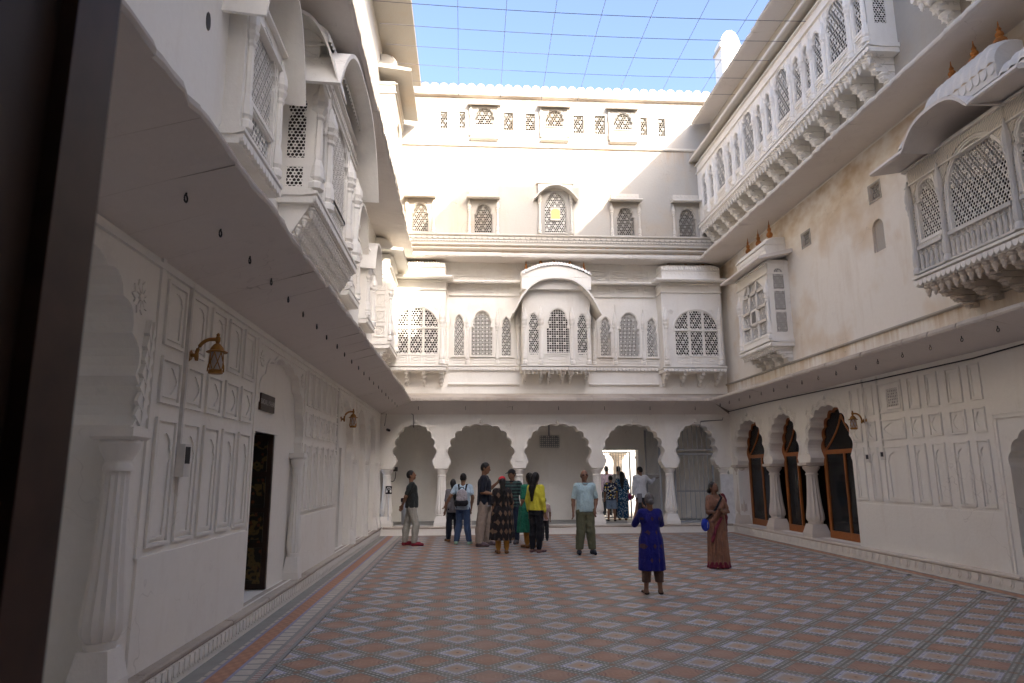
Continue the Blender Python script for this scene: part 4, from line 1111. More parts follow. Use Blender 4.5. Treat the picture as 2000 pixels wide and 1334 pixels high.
# recesses, painted leaf
bk_ = MB(FL)
bk_.plate([(7.6, PZ), (7.81, PZ), (7.81, 2.12), (9.0, 2.12), (9.0, PZ), (10.2, PZ), (10.2, 3.1), (7.6, 3.1)], [], -.5, -.10)
bk_.tag('door_lintel'); bk_.plate(rect(7.79, 9.04, 2.10, 2.20), [], -.10, -.07)
for a, b, d in LD[1:3]:
    bk_.tag('recess_wall'); bk_.plate([(a-.1, PZ), (a+.02, PZ), (a+.02, 2.12), (b-.45, 2.12), (b-.45, PZ), (b+.1, PZ), (b+.1, 3.1), (a-.1, 3.1)], [], -.5, -.12)
bk_.tag('recess_wall'); bk_.box(16.5, 18.0, PZ, 3.1, -.5, -.10)
bk_.tag('recess_wall'); bk_.box(2.9, 5.3, PZ, 3.1, -.75, -.55)
obj('recess_wall', bk_, 'white', lw)
obj('door_reveal', MB(FL).box(9.0, 9.04, PZ, 2.12, -.46, -.101).box(7.7, 9.04, 2.12, 2.16, -.46, -.101), 'white', lw)
obj('painted_dark_room', MB(FL).box(7.3, 16.2, PZ-.01, 3.2, -3.0, -2.95).box(7.3, 7.35, PZ, 3.2, -2.95, -.5).box(16.15, 16.2, PZ, 3.2, -2.95, -.5).box(7.3, 16.2, 3.1, 3.2, -2.95, -.5), 'room', lw)
def painted_door():
    t = NT('painted_floral_door'); p = t.pos((1, 1, 1), True)
    v = t.n('ShaderNodeTexVoronoi'); v.inputs['Scale'].default_value = 14; t.l(p, v.inputs['Vector'])
    fl = t.ramp(v.outputs['Distance'], .25, .38, 1, 0)
    w = t.n('ShaderNodeTexWave', wave_type='RINGS'); w.inputs['Scale'].default_value = 6; w.inputs['Distortion'].default_value = 7; t.l(p, w.inputs['Vector'])
    c = t.mix(fl, (.020, .016, .010), (.11, .035, .012))
    c = t.mix(t.ramp(w.outputs['Fac'], .8, .95, 0, .8), c, (.13, .085, .025)); t.col(c); return t.done(.45)
MATS['painteddoor'] = painted_door(); MATS['darkwood'] = plain('dark_wood', (.035, .018, .010), .5, 0, .3, 5)
FD = F((-2.35, 8.93, 0), (-1, 0, 0), (0, -1, 0))      # the leaf stands open, square to the wall
dl = obj('door_leaf', MB(FD).box(.10, .72, PZ+.01, 2.10, -.045, 0), 'darkwood', lw, label='open door leaf painted with dark floral panels')
for z0, z1 in ((.30, .72), (.78, 1.14), (1.20, 1.58), (1.64, 2.02)):
    obj('door_panel', MB(FD).plate(rect(.16, .66, z0, z1), [rect(.20, .62, z0+.04, z1-.04)], -.002, .014).box(.20, .62, z0+.04, z1-.04, -.002, .004), 'painteddoor', dl)
for u in (12.99, 14.88):
    obj('door_leaf', MB(F((-2.35, u, 0), (0, 1, 0), (1, 0, 0))).box(.0, .86, PZ+.01, 2.1, -.30, -.26), 'darkwood', lw)
def pil(u, n, r, base, z1=1.9): return column(MB(FL), u, n, PZ, z1, r, 16, base)
obj('arcade_pilaster', pil(4.86, .0, .080, .135, 1.92), 'white_marble', lw, 40)
for u, n in ((9.86, .0), (14.56, .0), (16.36, .0), (18.1, .0), (18.75, .0)): obj('arcade_pilaster', pil(u, n, .058, .105), 'white_marble', lw, 40)
for k in range(2):      # leaf-shaped stucco at the springing of the near arch
    mm = MB(FL)
    for i in range(7):
        for s in (-1, 1): mm.plate([(5.08+s*.0, 1.95+i*.10), (5.08+s*(.10-.008*i), 2.02+i*.10), (5.08+s*.03, 2.12+i*.10)], [], .0, .02+.004*i)
    if k == 0: obj('stucco_leaf', mm, 'white', lw)
cols1 = [px_u(p, 960, -2.35) for p in ((297, 330), (357, 379), (394, 425), (433, 456), (466, 491))]
for i in range(5):
    a = 5.34+i*.475; panel(FL, a, a+.37, 1.08, 2.04, 'tall', lw); panel(FL, a, a+.37, 2.15, 2.51, 'small', lw); panel(FL, a, a+.37, 2.60, 3.12, 'tall' if i < 4 else 'plain', lw)
for i in range(6):
    a = 10.2+i*.43; panel(FL, a, a+.34, 1.08, 2.04, 'tall', lw); panel(FL, a, a+.34, 2.15, 2.51, 'small', lw); panel(FL, a, a+.34, 2.60, 3.12, 'plain', lw)
eave(FL, lw, -.5, 19.0, 0, 1, .90, 3.24, 3.49, 3.58, 3.84)
rg = MB(F((0, 0, 0), FL.U, FL.N)); rg.tube([Vector((.0, .024*math.cos(a), -.036+.024*math.sin(a))) for a in [2*PI*i/10 for i in range(10)]], .006, 5, True); rg.tube([Vector((0, 0, .04)), Vector((0, 0, -.014))], .007, 5)
rme = rg.mesh('iron_ring', 'iron')
for i in range(22): place('iron_ring', rme, lw, (-1.83+random.uniform(-.01, .01), 4.3+i*.66, 3.40))
for i in range(20): place('iron_ring', rme, rw, (6.88, 5.6+i*.66, 3.43))
for i in range(7): place('iron_ring', rme, bw, (-1.3+i*1.27, 18.55, 3.36))
wallplate('first_floor_wall', FL, -.5, 19.0, 3.74, 7.62, [], 'white', lw)
# oriels, near to far
o1 = oriel(FL, lw, 6.15, 7.42, 4.84, 6.45, .17, [(arch(6.78, .78, 5.32, 5.85, 6.25, 'cusp', 4), .055, 'hex'), (rect(6.40, 7.17, 4.92, 5.22), .075, 'hex')])
m = MB(FL)
for u in (6.25, 7.32): colonette(m, u, .19, 4.88, 6.3, .045)
obj('carved_moulding', m, 'carved', o1)
obj('curved_hood', hood(MB(FL), 5.93, 7.58, 5.94, 7.0, 0, .42, .04, .04, 28, 3.0), 'carved', o1, 50)
N2 = .42
o2 = oriel(FL, lw, 8.12, 11.2, 5.06, 7.10, N2, [(arch(8.52, .36, 5.52, 6.1, 6.52, 'step'), .05, 'hex'), (arch(9.66, 1.30, 5.50, 6.15, 6.75, 'cusp', 4), .058, 'hex'), (arch(10.80, .36, 5.52, 6.1, 6.52, 'step'), .05, 'hex'), (rect(8.36, 8.70, 5.14, 5.42), .06, 'hex'), (rect(9.05, 10.27, 5.14, 5.42), .06, 'hex'), (rect(10.62, 10.98, 5.14, 5.42), .06, 'hex')])
m = MB(FL)
for u in (8.18, 8.86, 10.46, 11.14): colonette(m, u, N2+.02, 5.1, 6.6, .065)
for a, b in ((8.25, 8.8), (8.95, 10.4), (10.5, 11.1)): niche_panel(m, a, b, 6.72, 6.96, N2+.001)
obj('carved_moulding', m, 'carved', o2)
FS3 = F((-2.35, 8.12, 0), (1, 0, 0), (0, -1, 0))
sp = [arch(.19, .22, 5.5, 6.05, 6.5, 'step'), rect(.09, .29, 5.12, 5.38)]
obj('side_wall', MB(FS3).plate(rect(0, N2, 5.06, 7.10), sp, -.02, .012), 'carved', o2)
obj('painted_dark_room', MB(FS3).box(.04, N2-.07, 5.08, 7.08, -.0015, .0005), 'room', o2)  # dark sheet painted as the unlit inside behind the side screens
for p_ in sp: obj('lattice_screen', jali(MB(FS3), p_, .008, .05, .005, .8), 'carved', o2)
m = MB(FL)
m.prof([(0, 4.92), (N2-.02, 4.92), (N2-.05, 4.86), (.03, 4.28), (0, 4.28)], 8.16, 11.16)
for r_ in range(6): drops(m, 8.18, 11.14, 4.885-r_*.115, N2-.035-r_*.075, .115, .052, .15)
obj('pendant_row', m, 'carved', o2, kind='stuff')
obj('curved_hood', hood(MB(FL), 7.72, 11.50, 6.34, 7.48, .0, .78, .05, .03, 36, 3.0), 'carved', o2, 50)
hs = hood(MB(F((-2.35, 8.3, 0), (1, 0, 0), (0, -1, 0))), -.55, .76, 6.36, 7.36, 0, .56, .045, .03, 26, 2.8)
obj('curved_hood', hs, 'carved', o2, 50)
m = MB(FL); ribbed(m, 8.1, 11.22, 7.12, 7.46, .0, N2+.12, lambda t: .10*(1-t*t), .10); obj('ribbed_roof', m, 'carved', o2, 60)
for u0, u1 in ((12.25, 13.35), (14.6, 15.7)):
    c = (u0+u1)/2
    oo = oriel(FL, lw, u0, u1, 4.98, 6.5, .14, [(arch(c, .62, 5.25, 5.8, 6.2, 'step'), .055, 'hex')])
    m = MB(FL)
    for u in (u0+.07, u1-.07): colonette(m, u, .16, 5.0, 6.2, .05)
    obj('carved_moulding', m, 'carved', oo)
    obj('curved_hood', hood(MB(FL), u0-.12, u1+.14, 6.04, 6.80, 0, .34, .04, .03, 24, 2.8), 'carved', oo, 50)
o4 = oriel(FL, lw, 16.65, 18.35, 4.80, 7.0, .40, [(arch(17.5, .9, 5.3, 6.0, 6.5, 'round'), .058, 'hex')])
m = MB(FL)
for u in (16.72, 18.28): colonette(m, u, .42, 4.85, 6.5, .06)
obj('carved_moulding', m, 'carved', o4)
FS4 = F((-2.35, 16.65, 0), (1, 0, 0), (0, -1, 0))
m = MB(FS4); m.plate(rect(0, .40, 4.8, 7.0), [], -.01, .012)
for z0, z1 in ((4.92, 5.22), (5.3, 5.6), (5.68, 6.02), (6.1, 6.44), (6.52, 6.84)): niche_panel(m, .06, .33, z0, z1, .012)
obj('side_wall', m, 'carved', o4)
for k in range(3): obj('bracket', bracket(MB(FL), 16.8+k*.68, 4.64, 0, .40, .36, .12), 'carved', o4)
m = MB(FL); m.prof([(0, 7.12), (.74, 7.06), (.76, 7.08), (.75, 7.12), (0, 7.22)], 16.35, 18.6); obj('flat_eave', m, 'carved', o4)
m = MB(FL); m.box(16.7, 18.3, 7.16, 7.30, 0, .40); ribbed(m, 16.7, 18.3, 7.30, 7.56, 0, .40, None, .09); obj('ribbed_roof', m, 'carved', o4, 60)
m = MB(FL)
for k in range(2): finial(m, FL.P(17.0+k*.5, 7.50, .2), .30, .06)
obj('finials', m, 'terracotta', o4, 40)
obj('vent_hole', MB(FL).plate([(5.66+.05*math.cos(2*PI*i/10), 5.62+.09*math.sin(2*PI*i/10)) for i in range(10)], [], .0, .006), 'iron', lw)
eave(FL, lw, -.5, 19.0, 0, 1, .86, 7.60, 7.50, 7.60, 7.80, .9, 'edge')
wallplate('second_floor_wall', FL, -.5, 19.0, 7.62, 12.4, [], 'cream', lw)
o5 = oriel(FL, lw, 16.5, 18.5, 8.6, 11.7, .42, [(arch(17.5, 1.0, 9.4, 10.3, 11.0, 'round'), .06, 'hex')], mat='cream')
m = MB(FL); m.prof([(0, 11.98), (.84, 11.88), (.86, 11.90), (.85, 11.96), (0, 12.1)], 16.2, 18.8); obj('flat_eave', m, 'cream', o5)
m = MB(FL); m.box(16.6, 18.4, 12.0, 12.3, 0, .4); ribbed(m, 16.6, 18.4, 12.3, 12.7, 0, .42, None, .12); obj('ribbed_roof', m, 'cream', o5, 60)
m = MB(FL); finial(m, FL.P(17.3, 12.65, .2), .5, .08); obj('finials', m, 'terracotta', o5, 40)
m = MB(FL); m.prof([(-.3, 13.05), (.92, 12.96), (.94, 12.99), (.93, 13.06), (-.3, 13.2)], -.5, 18.7); obj('roof_soffit', m, 'cream', lw)
obj('upper_wall', MB(FL).box(-.5, 19, 12.4, 13.05, -.4, -.02), 'cream', lw)
obj('roof_block', MB(FL).box(-.5, 19, 13.06, 13.3, -5, -.31), 'cream', lw)
# ================================================================ NEAR WING (behind the camera) and tower: they shade the court
nw = thing('palace_wing', 'tall white wing holding the doorway that looks into the court', 'building', (2.5, -.3, 0))
FN = F((0, .1, 0), (1, 0, 0), (0, 1, 0))
obj('front_wall', MB(FN).plate([(-6, 0), (-.62, 0), (-.62, 2.7), (1.5, 2.7), (1.5, 0), (12, 0), (12, 12.0), (.2, 12.0), (.2, 8.5), (-6, 8.5)], [], -.5, 0), 'white', nw)
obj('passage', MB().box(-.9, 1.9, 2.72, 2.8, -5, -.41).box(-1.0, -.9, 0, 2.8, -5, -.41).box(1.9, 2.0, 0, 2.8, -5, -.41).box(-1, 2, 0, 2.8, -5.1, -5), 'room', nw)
obj('passage_floor', MB().box(-1, 2, -.02, -.006, -5, .1), 'grout', nw)
obj('roof_block', MB().box(.2, 12, 11.8, 12.0, -6, -.41), 'white', nw)
obj('upper_storey', MB().box(2.6, 12, 12.0, 15.6, -6, -.42), 'white', nw)
# the opened leaf of that doorway, close on the left
dd = thing('open_door', 'dark wooden door leaf swung open at the doorway into the court', 'door', (-.52, .1, 0))
obj('leaf', MB().box(-.587, -.537, -.005, 2.66, .10, .93), 'darkwood', dd)  # near-black wood carries the shadow on the recessed panel
MATS['stilewood'] = plain('lit_stile_wood', (.050, .024, .015), .55, 0, .35, 9)  # browner copy of the door wood, court light put into its colour
obj('stile', MB().box(-.537, -.514, -.005, 2.66, .835, .932), 'stilewood', dd)
obj('stile', MB().box(-.537, -.514, -.005, 2.66, .50, .58), 'darkwood', dd)
# ================================================================ PEOPLE (one continuous body surface each, clothes and hair as parts)
class Field:
    def __init__(s, lo, hi, h):
        s.h = h; s.lo = np.array(lo, float)
        n = np.ceil((np.array(hi)-s.lo)/h).astype(int)+1
        s.ax = [s.lo[i]+h*np.arange(n[i]) for i in range(3)]
        s.f = np.full(n, .3, np.float32)
    def win(s, lo, hi):
        sl = []
        for i in range(3):
            a = max(0, int((lo[i]-s.lo[i])/s.h)); b = min(s.f.shape[i], int((hi[i]-s.lo[i])/s.h)+2)
            if b <= a: return None
            sl.append(slice(a, b))
        g = np.meshgrid(*[s.ax[i][sl[i]] for i in range(3)], indexing='ij', sparse=True)
        return tuple(sl), g
    def put(s, sl, d, k):
        a = s.f[sl]
        if k > 0:
            hh = np.clip(.5+.5*(a-d)/k, 0, 1); s.f[sl] = a*(1-hh)+d*hh-k*hh*(1-hh)
        else: s.f[sl] = np.minimum(a, d)
    def cone(s, a, b, ra, rb, k=.025, wob=0.0):
        a, b = np.array(a, float), np.array(b, float); m = max(ra, rb)+k+2.5*s.h
        r = s.win(np.minimum(a, b)-m, np.maximum(a, b)+m)
        if r is None: return
        sl, (x, y, z) = r; ab = b-a; L = max(ab@ab, 1e-9)
        t = np.clip(((x-a[0])*ab[0]+(y-a[1])*ab[1]+(z-a[2])*ab[2])/L, 0, 1)
        d = np.sqrt((x-a[0]-t*ab[0])**2+(y-a[1]-t*ab[1])**2+(z-a[2]-t*ab[2])**2)-(ra+(rb-ra)*t)
        if wob: d = d+wob*np.sin(38*z+9*x+5*y)*np.sin(17*x+11*z+1.3)
        s.put(sl, d.astype(np.float32), k)
    def ell(s, c, r, k=.02, R=None):
        c = np.array(c, float); m = max(r)+k+2.5*s.h
        w = s.win(c-m, c+m)
        if w is None: return
        sl, (x, y, z) = w; p = [x-c[0], y-c[1], z-c[2]]
        if R is not None: p = [R[0][i]*p[0]+R[1][i]*p[1]+R[2][i]*p[2] for i in range(3)]
        q = np.sqrt((p[0]/r[0])**2+(p[1]/r[1])**2+(p[2]/r[2])**2)
        s.put(sl, ((q-1)*min(r)).astype(np.float32), k)
    def vcone(s, rings, k=.02, fold=0.0, nf=9, ph=0.0):
        """stack of elliptical rings (z, cx, cy, rx, ry): skirts, kurtas, torsos"""
        zs = [r[0] for r in rings]; m = max(max(r[3], r[4]) for r in rings)+.06
        w = s.win((min(r[1] for r in rings)-m, min(r[2] for r in rings)-m, min(zs)-.03), (max(r[1] for r in rings)+m, max(r[2] for r in rings)+m, max(zs)+.03))
        if w is None: return
        sl, (x, y, z) = w; o = np.argsort(zs); zz = np.array(zs)[o]
        I = [np.interp(z, zz, np.array([r[j] for r in rings])[o]) for j in (1, 2, 3, 4)]
        dx, dy = (x-I[0])/I[2], (y-I[1])/I[3]; q = np.sqrt(dx*dx+dy*dy)
        an = np.arctan2(dy, dx)
        f = fold*np.clip((zz[-1]-z)/(zz[-1]-zz[0]), 0, 1)*np.sin(nf*an+ph+1.5*np.sin(3*an))
        d = (q-1)*np.minimum(I[2], I[3])+f
        d = np.maximum(d, np.maximum(zz[0]-z, z-zz[-1]))
        s.put(sl, d.astype(np.float32), k)
    def clip(s, fn):
        g = np.meshgrid(*s.ax, indexing='ij', sparse=True); s.f = np.maximum(s.f, fn(*g).astype(np.float32))
    def mesh(s):
        f = s.f; n = f.shape; I = f < 0
        c = np.zeros((n[0]-1, n[1]-1, n[2]-1), np.int8)
        for dx in (0, 1):
            for dy in (0, 1):
                for dz in (0, 1): c += I[dx:n[0]-1+dx, dy:n[1]-1+dy, dz:n[2]-1+dz]
        act = np.argwhere((c > 0) & (c < 8))
        idx = -np.ones(c.shape, np.int64); idx[tuple(act.T)] = np.arange(len(act))
        acc = np.zeros((len(act), 3)); cnt = np.zeros(len(act))
        cor = [(a, b, d) for a in (0, 1) for b in (0, 1) for d in (0, 1)]
        for p in cor:
            for ax in range(3):
                if p[ax]: continue
                q = list(p); q[ax] = 1
                fa = f[tuple((act+p).T)]; fb = f[tuple((act+q).T)]
                m = (fa < 0) != (fb < 0); t = np.where(m, fa/np.where(m, fa-fb, 1), 0)
                pos = np.tile(np.array(p, float), (len(act), 1)); pos[:, ax] += t
                acc[m] += pos[m]; cnt[m] += 1
        V = (act+acc/np.maximum(cnt, 1)[:, None])*s.h+s.lo
        quads = []
        for ax in range(3):
            b, d = [(1, 2), (2, 0), (0, 1)][ax]
            s0 = [slice(None)]*3; s1 = [slice(None)]*3; s0[ax] = slice(0, -1); s1[ax] = slice(1, None)
            A, B = I[tuple(s0)], I[tuple(s1)]; e = np.argwhere(A != B)
            e = e[(e[:, b] > 0) & (e[:, d] > 0) & (e[:, b] < n[b]-1) & (e[:, d] < n[d]-1)]
            if not len(e): continue
            flip = A[tuple(e.T)]
            qs = []
            for ob, od in ((-1, -1), (0, -1), (0, 0), (-1, 0)):
                k = e.copy(); k[:, b] += ob; k[:, d] += od; qs.append(idx[tuple(k.T)])
            Q = np.stack(qs, 1); Q[~flip] = Q[~flip][:, ::-1]; quads.append(Q)
        Q = np.concatenate(quads) if quads else np.zeros((0, 4), int)
        return V, Q[(Q >= 0).all(1)]

SKIN = {}
def skin(c):
    if c not in SKIN:
        t = NT('skin'); p = t.pos(); t.col(t.mix(t.ramp(t.noise(p, 20, 4), .3, .7), tuple(x*.85 for x in c), c))
        t.b.inputs['Subsurface Weight'].default_value = .08; t.b.inputs['Subsurface Radius'].default_value = (.01, .004, .002)
        SKIN[c] = t.done(.5)
    return SKIN[c]
CLOTH = {}
def cloth(name, c, c2=None, pat=None, scale=20, rough=.85):
    if name in CLOTH: return CLOTH[name]
    t = NT(name); p = t.pos(); f = t.noise(p, 120, 3)
    base = t.mix(t.ramp(f, .3, .7), tuple(x*.82 for x in c), tuple(min(1, x*1.12) for x in c))
    if pat == 'stripe_z':
        sp = t.n('ShaderNodeSeparateXYZ'); t.l(p, sp.inputs[0])
        base = t.mix(t.math('LESS_THAN', t.math('FRACT', t.math('MULTIPLY', sp.outputs[2], scale)), .42), base, c2)
    elif pat == 'stripe_x':
        sp = t.n('ShaderNodeSeparateXYZ'); t.l(p, sp.inputs[0])
        base = t.mix(t.math('LESS_THAN', t.math('FRACT', t.math('MULTIPLY', t.math('ADD', sp.outputs[0], t.math('MULTIPLY', sp.outputs[1], .6)), scale)), .3), base, c2)
    elif pat in ('motif', 'motif2'):
        sp = t.n('ShaderNodeSeparateXYZ'); t.l(p, sp.inputs[0])
        a = t.math('MULTIPLY', t.math('ADD', sp.outputs[0], t.math('MULTIPLY', sp.outputs[1], .7)), scale); b = t.math('MULTIPLY', sp.outputs[2], scale*.62)
        row = t.math('MULTIPLY', t.math('MODULO', t.math('FLOOR', b), 2.0), .5)
        fx = t.math('ABSOLUTE', t.math('SUBTRACT', t.math('FRACT', t.math('ADD', a, row)), .5)); fz = t.math('ABSOLUTE', t.math('SUBTRACT', t.math('FRACT', b), .5))
        base = t.mix(t.math('LESS_THAN', t.math('ADD', fx, fz), .34 if pat == 'motif' else .20), base, c2)
    elif pat == 'floral':
        v = t.n('ShaderNodeTexVoronoi'); v.inputs['Scale'].default_value = scale; t.l(p, v.inputs['Vector'])
        base = t.mix(t.ramp(v.outputs['Distance'], .30, .40, 1, 0), base, c2)
        if name.startswith('boy'):
            v2 = t.n('ShaderNodeTexVoronoi'); v2.inputs['Scale'].default_value = scale*.7; mp = t.pos((1, 1.1, .9)); t.l(mp, v2.inputs['Vector'])
            base = t.mix(t.ramp(v2.outputs['Distance'], .22, .30, 1, 0), base, (.55, .42, .05))
    t.col(base); t.b.inputs['Sheen Weight'].default_value = 0 if name.startswith(('hair', 'face')) else .06
    t.bump(t.math('ADD', t.noise(p, 16, 3, .6), t.math('MULTIPLY', t.noise(t.pos((1.6, 1.6, .7)), 9, 2, .5), 2.0)), .75, .03)
    CLOTH[name] = t.done(rough); return CLOTH[name]

def rotm(yaw, pitch):
    """head rotation: yaw about z, pitch about x (positive looks up); rows are the rotated axes"""
    cy, sy, cp, sp = math.cos(yaw), math.sin(yaw), math.cos(pitch), math.sin(pitch)
    Rz = np.array([[cy, -sy, 0], [sy, cy, 0], [0, 0, 1]]); Rx = np.array([[1, 0, 0], [0, cp, sp], [0, -sp, cp]])
    return Rz@Rx
MEN = dict(sh=.178, hipw=.085, waist=.118, chest=.118)
def person(label, fx, fy, ty, rot, zf=0.0, female=False, skinc=(.23, .12, .07), hairc=(.012, .010, .009), hair='short', head=(0, 0), arms=None, legs=None, wear=(), extra=None, belly=0.0, height=None, group=None, lean=0.0):
    foot = onZ(fx, fy, zf); H = (onY(fx, ty, foot.y)[1]-zf) if height is None else height
    s = H/1.715; ca, sa = math.cos(rot), math.sin(rot)
    def W(V): V = np.asarray(V)*s; return np.stack([V[:, 0]*ca-V[:, 1]*sa+foot.x, V[:, 0]*sa+V[:, 1]*ca+foot.y, V[:, 2]+zf], 1)
    root = thing('person', label, 'person', (foot.x, foot.y, zf), group)
    shw = .155 if female else .178
    J = {}
    for sd, sx in (('R', -1), ('L', 1)):
        J['hip'+sd] = (sx*.085, 0, .88); J['kn'+sd] = (sx*.092, -.012, .47); J['an'+sd] = (sx*.095, .02, .075); J['toe'+sd] = (sx*.115, -.15, .03)
        J['sh'+sd] = (sx*shw, .0, 1.385); J['el'+sd] = (sx*(shw+.055), .03, 1.10); J['wr'+sd] = (sx*(shw+.06), -.03, .86)
    for d in (arms or {}), (legs or {}): J.update(d)
    for k in list(J): J[k] = np.array(J[k], float)
    h = .0125/ s if H > 1.2 else .0125/s
    def field(lo=(-.76, -.55, -.02), hi=(.62, .55, 1.76)): return Field(lo, hi, h)
    def finish(fd, name, mat, sm=True):
        V, Q = fd.mesh()
        if not len(V): return None
        me = bpy.data.meshes.new(name); me.from_pydata(W(V).tolist(), [], Q.tolist()); me.update()
        me.polygons.foreach_set('use_smooth', [True]*len(me.polygons)); me.materials.append(mat)
        return place(name, me, root)
    R = rotm(head[0], head[1]); piv = np.array((0, .0, 1.49))
    def hd(p): return piv+R@(np.array(p)-piv)
    # ---- body
    B = field()
    for sd in 'RL':
        a, k_, n_, t_ = J['hip'+sd], J['kn'+sd], J['an'+sd], J['toe'+sd]
        B.cone(a, k_, .088, .056); m_ = k_*.68+n_*.32+np.array((0, .018, 0)); B.cone(k_, m_, .054, .054); B.cone(m_, n_, .054, .036)
        heel = n_+np.array((0, .03, -.038)); B.cone(n_, heel, .036, .032); B.cone(heel, t_, .034, .026)
        A, E, Wr = J['sh'+sd], J['el'+sd], J['wr'+sd]
        B.cone(A, E, .050, .040); B.cone(E, E*.6+Wr*.4, .041, .037); B.cone(E*.6+Wr*.4, Wr, .037, .025)
        dr = (Wr-E)/max(np.linalg.norm(Wr-E), 1e-6); sx = -1 if sd == 'R' else 1
        acr = np.cross(dr, (sx, .2, 0)); acr = acr/max(np.linalg.norm(acr), 1e-6); nrm = np.cross(acr, dr)
        pm = Wr+dr*.085; B.cone(Wr, pm, .024, .026, .015); B.cone(Wr+acr*.018+dr*.04, pm+acr*.022, .018, .017, .012); B.cone(Wr-acr*.018+dr*.04, pm-acr*.022, .018, .017, .012)
        for q, (o, L) in enumerate(((-.030, .055), (-.010, .07), (.010, .075), (.030, .066))):
            b0 = pm+acr*o; b1 = b0+dr*L*.55+nrm*.008; b2 = b1+dr*L*.45+nrm*.024
            B.cone(b0, b1, .0105, .010, .006); B.cone(b1, b2, .010, .009, .005)
        B.cone(Wr+acr*.02+dr*.03, Wr+acr*.05+dr*.07+nrm*.012, .013, .011, .008); B.cone(Wr+acr*.05+dr*.07+nrm*.012, Wr+acr*.055+dr*.105+nrm*.02, .011, .009, .005)
    B.cone((-.07, 0, .93), (.07, 0, .93), .105, .105); B.vcone([(.9, 0, 0, .16, .115), (1.06, 0, -belly*.4, .145+belly*.2, .11+belly*.5), (1.2, 0, 0, .15, .112), (1.34, 0, 0, .155, .11)], .03)
    B.cone((-.07, 0, 1.29), (.07, 0, 1.29), .11, .11); B.cone(J['shR']*np.array((.8, 1, 1)), J['shL']*np.array((.8, 1, 1)), .058, .058, .04)
    B.cone((0, .015, 1.40), hd((0, .01, 1.53)), .055, .05)
    B.ell(hd((0, -.005, 1.605)), (.074, .094, .110), .02, R); B.cone(hd((0, -.035, 1.545)), hd((0, -.058, 1.528)), .050, .034)
    B.cone(hd((0, -.088, 1.615)), hd((0, -.108, 1.580)), .010, .015, .012)
    B.cone(hd((-.03, -.078, 1.632)), hd((.03, -.078, 1.632)), .014, .014, .015); B.cone(hd((-.018, -.088, 1.550)), hd((.018, -.088, 1.550)), .010, .010, .01)
    for sx in (-1, 1): B.ell(hd((sx*.077, .01, 1.595)), (.012, .022, .032), .008, R)
    finish(B, 'body', skin(skinc))
    # ---- face details
    def bead(name, p, r, col):
        fd = Field(hd(p)-.05, hd(p)+.05, h*.55); fd.ell(hd(p), r, 0, R); return finish(fd, name, cloth('face_%s' % name, col))
    if abs((rot+head[0]+PI) % (2*PI)-PI) < 2.0:
        for sx in (-1, 1): bead('eye', (sx*.031, -.085, 1.612), (.013, .010, .008), (.015, .010, .008)); bead('eyebrow', (sx*.032, -.089, 1.634), (.024, .008, .006), hairc)
        bead('mouth', (0, -.094, 1.548), (.024, .007, .006), (.16, .055, .045))
    # ---- hair
    if hair:
        Hh = field((-.3, -.25, .9), (.3, .35, 1.80)); c0 = hd((0, .006, 1.618))
        Hh.ell(c0, (.084, .102, .114), 0, R)
        fn_ = R@np.array((0, -.82, -.57)); p0 = hd((0, -.052, 1.640))
        if hair == 'bald': p0 = hd((0, .02, 1.62)); fn_ = R@np.array((0, -.55, .83))
        Hh.clip(lambda x, y, z: (x-p0[0])*fn_[0]+(y-p0[1])*fn_[1]+(z-p0[2])*fn_[2])
        pz = hd((0, .03, 1.545)); Hh.clip(lambda x, y, z: pz[2]-z+(y*0))
        if hair in ('long', 'tail'):
            b = hd((0, .075, 1.62)); e = np.array((.0, .15, 1.12 if hair == 'long' else 1.05)); md = np.array((0, .135, 1.38))
            Hh.cone(b, md, .085 if hair == 'long' else .06, .075 if hair == 'long' else .05, .03, .004); Hh.cone(md, e, .075 if hair == 'long' else .048, .03, .03, .004)
        if hair == 'bun': Hh.ell(hd((0, .125, 1.565)), (.055, .05, .05), .015, R)
        finish(Hh, 'hair', cloth('hair_%.3f' % hairc[0], hairc, rough=.55))
    # ---- clothes
    for w in wear:
        kd = w['kind']; mt = w['mat']; fd = field()
        e = w.get('ease', .012)
        if kd in ('shirt', 'kurta'):
            hem = w.get('hem', .86); tl = w.get('sleeve', .55)
            bl = belly*.5
            wx = w.get('flare', 0)
            fd.vcone([(hem, 0, 0, .176+e+wx, .132+e+wx*.8+bl*.3), (max(hem+.02, .92), 0, -bl*.3, .174+e+wx*.6, .130+e+bl*.6+wx*.5), (1.08, 0, -bl*.45, .152+e+belly*.25, .118+e+bl), (1.25, 0, 0, .160+e, .122+e), (1.36, 0, .0, .15+e, .10+e)], .03, w.get('fold', .006), w.get('nf', 9), 1.0)
            fd.cone((-.07, 0, 1.29), (.07, 0, 1.29), .115+e, .115+e, .03)
            fd.cone(J['shR']*np.array((.82, 1, 1)), J['shL']*np.array((.82, 1, 1)), .062+e*.6, .062+e*.6, .04)
            for sd in 'RL':
                A, E, Wr = J['sh'+sd], J['el'+sd], J['wr'+sd]
                if tl <= 1: fd.cone(A, A+(E-A)*tl, .052+e, .046+e*1.2, .03, .003)
                else: fd.cone(A, E, .056+e, .048+e, .03, .003); fd.cone(E, E+(Wr-E)*(tl-1), .046+e, .034+e, .02, .003)
            nk = np.array((0, -.045, 1.455)); rn = w.get('neck', .062)
            fd.clip(lambda x, y, z: rn-np.sqrt((x-nk[0])**2+((y-nk[1])*.8)**2+(z-nk[2])**2))
            fd.clip(lambda x, y, z: np.where(np.abs(x) < .22, hem-z, -1.0)+0*y)
            ob = finish(fd, w.get('name', 'shirt'), mt)
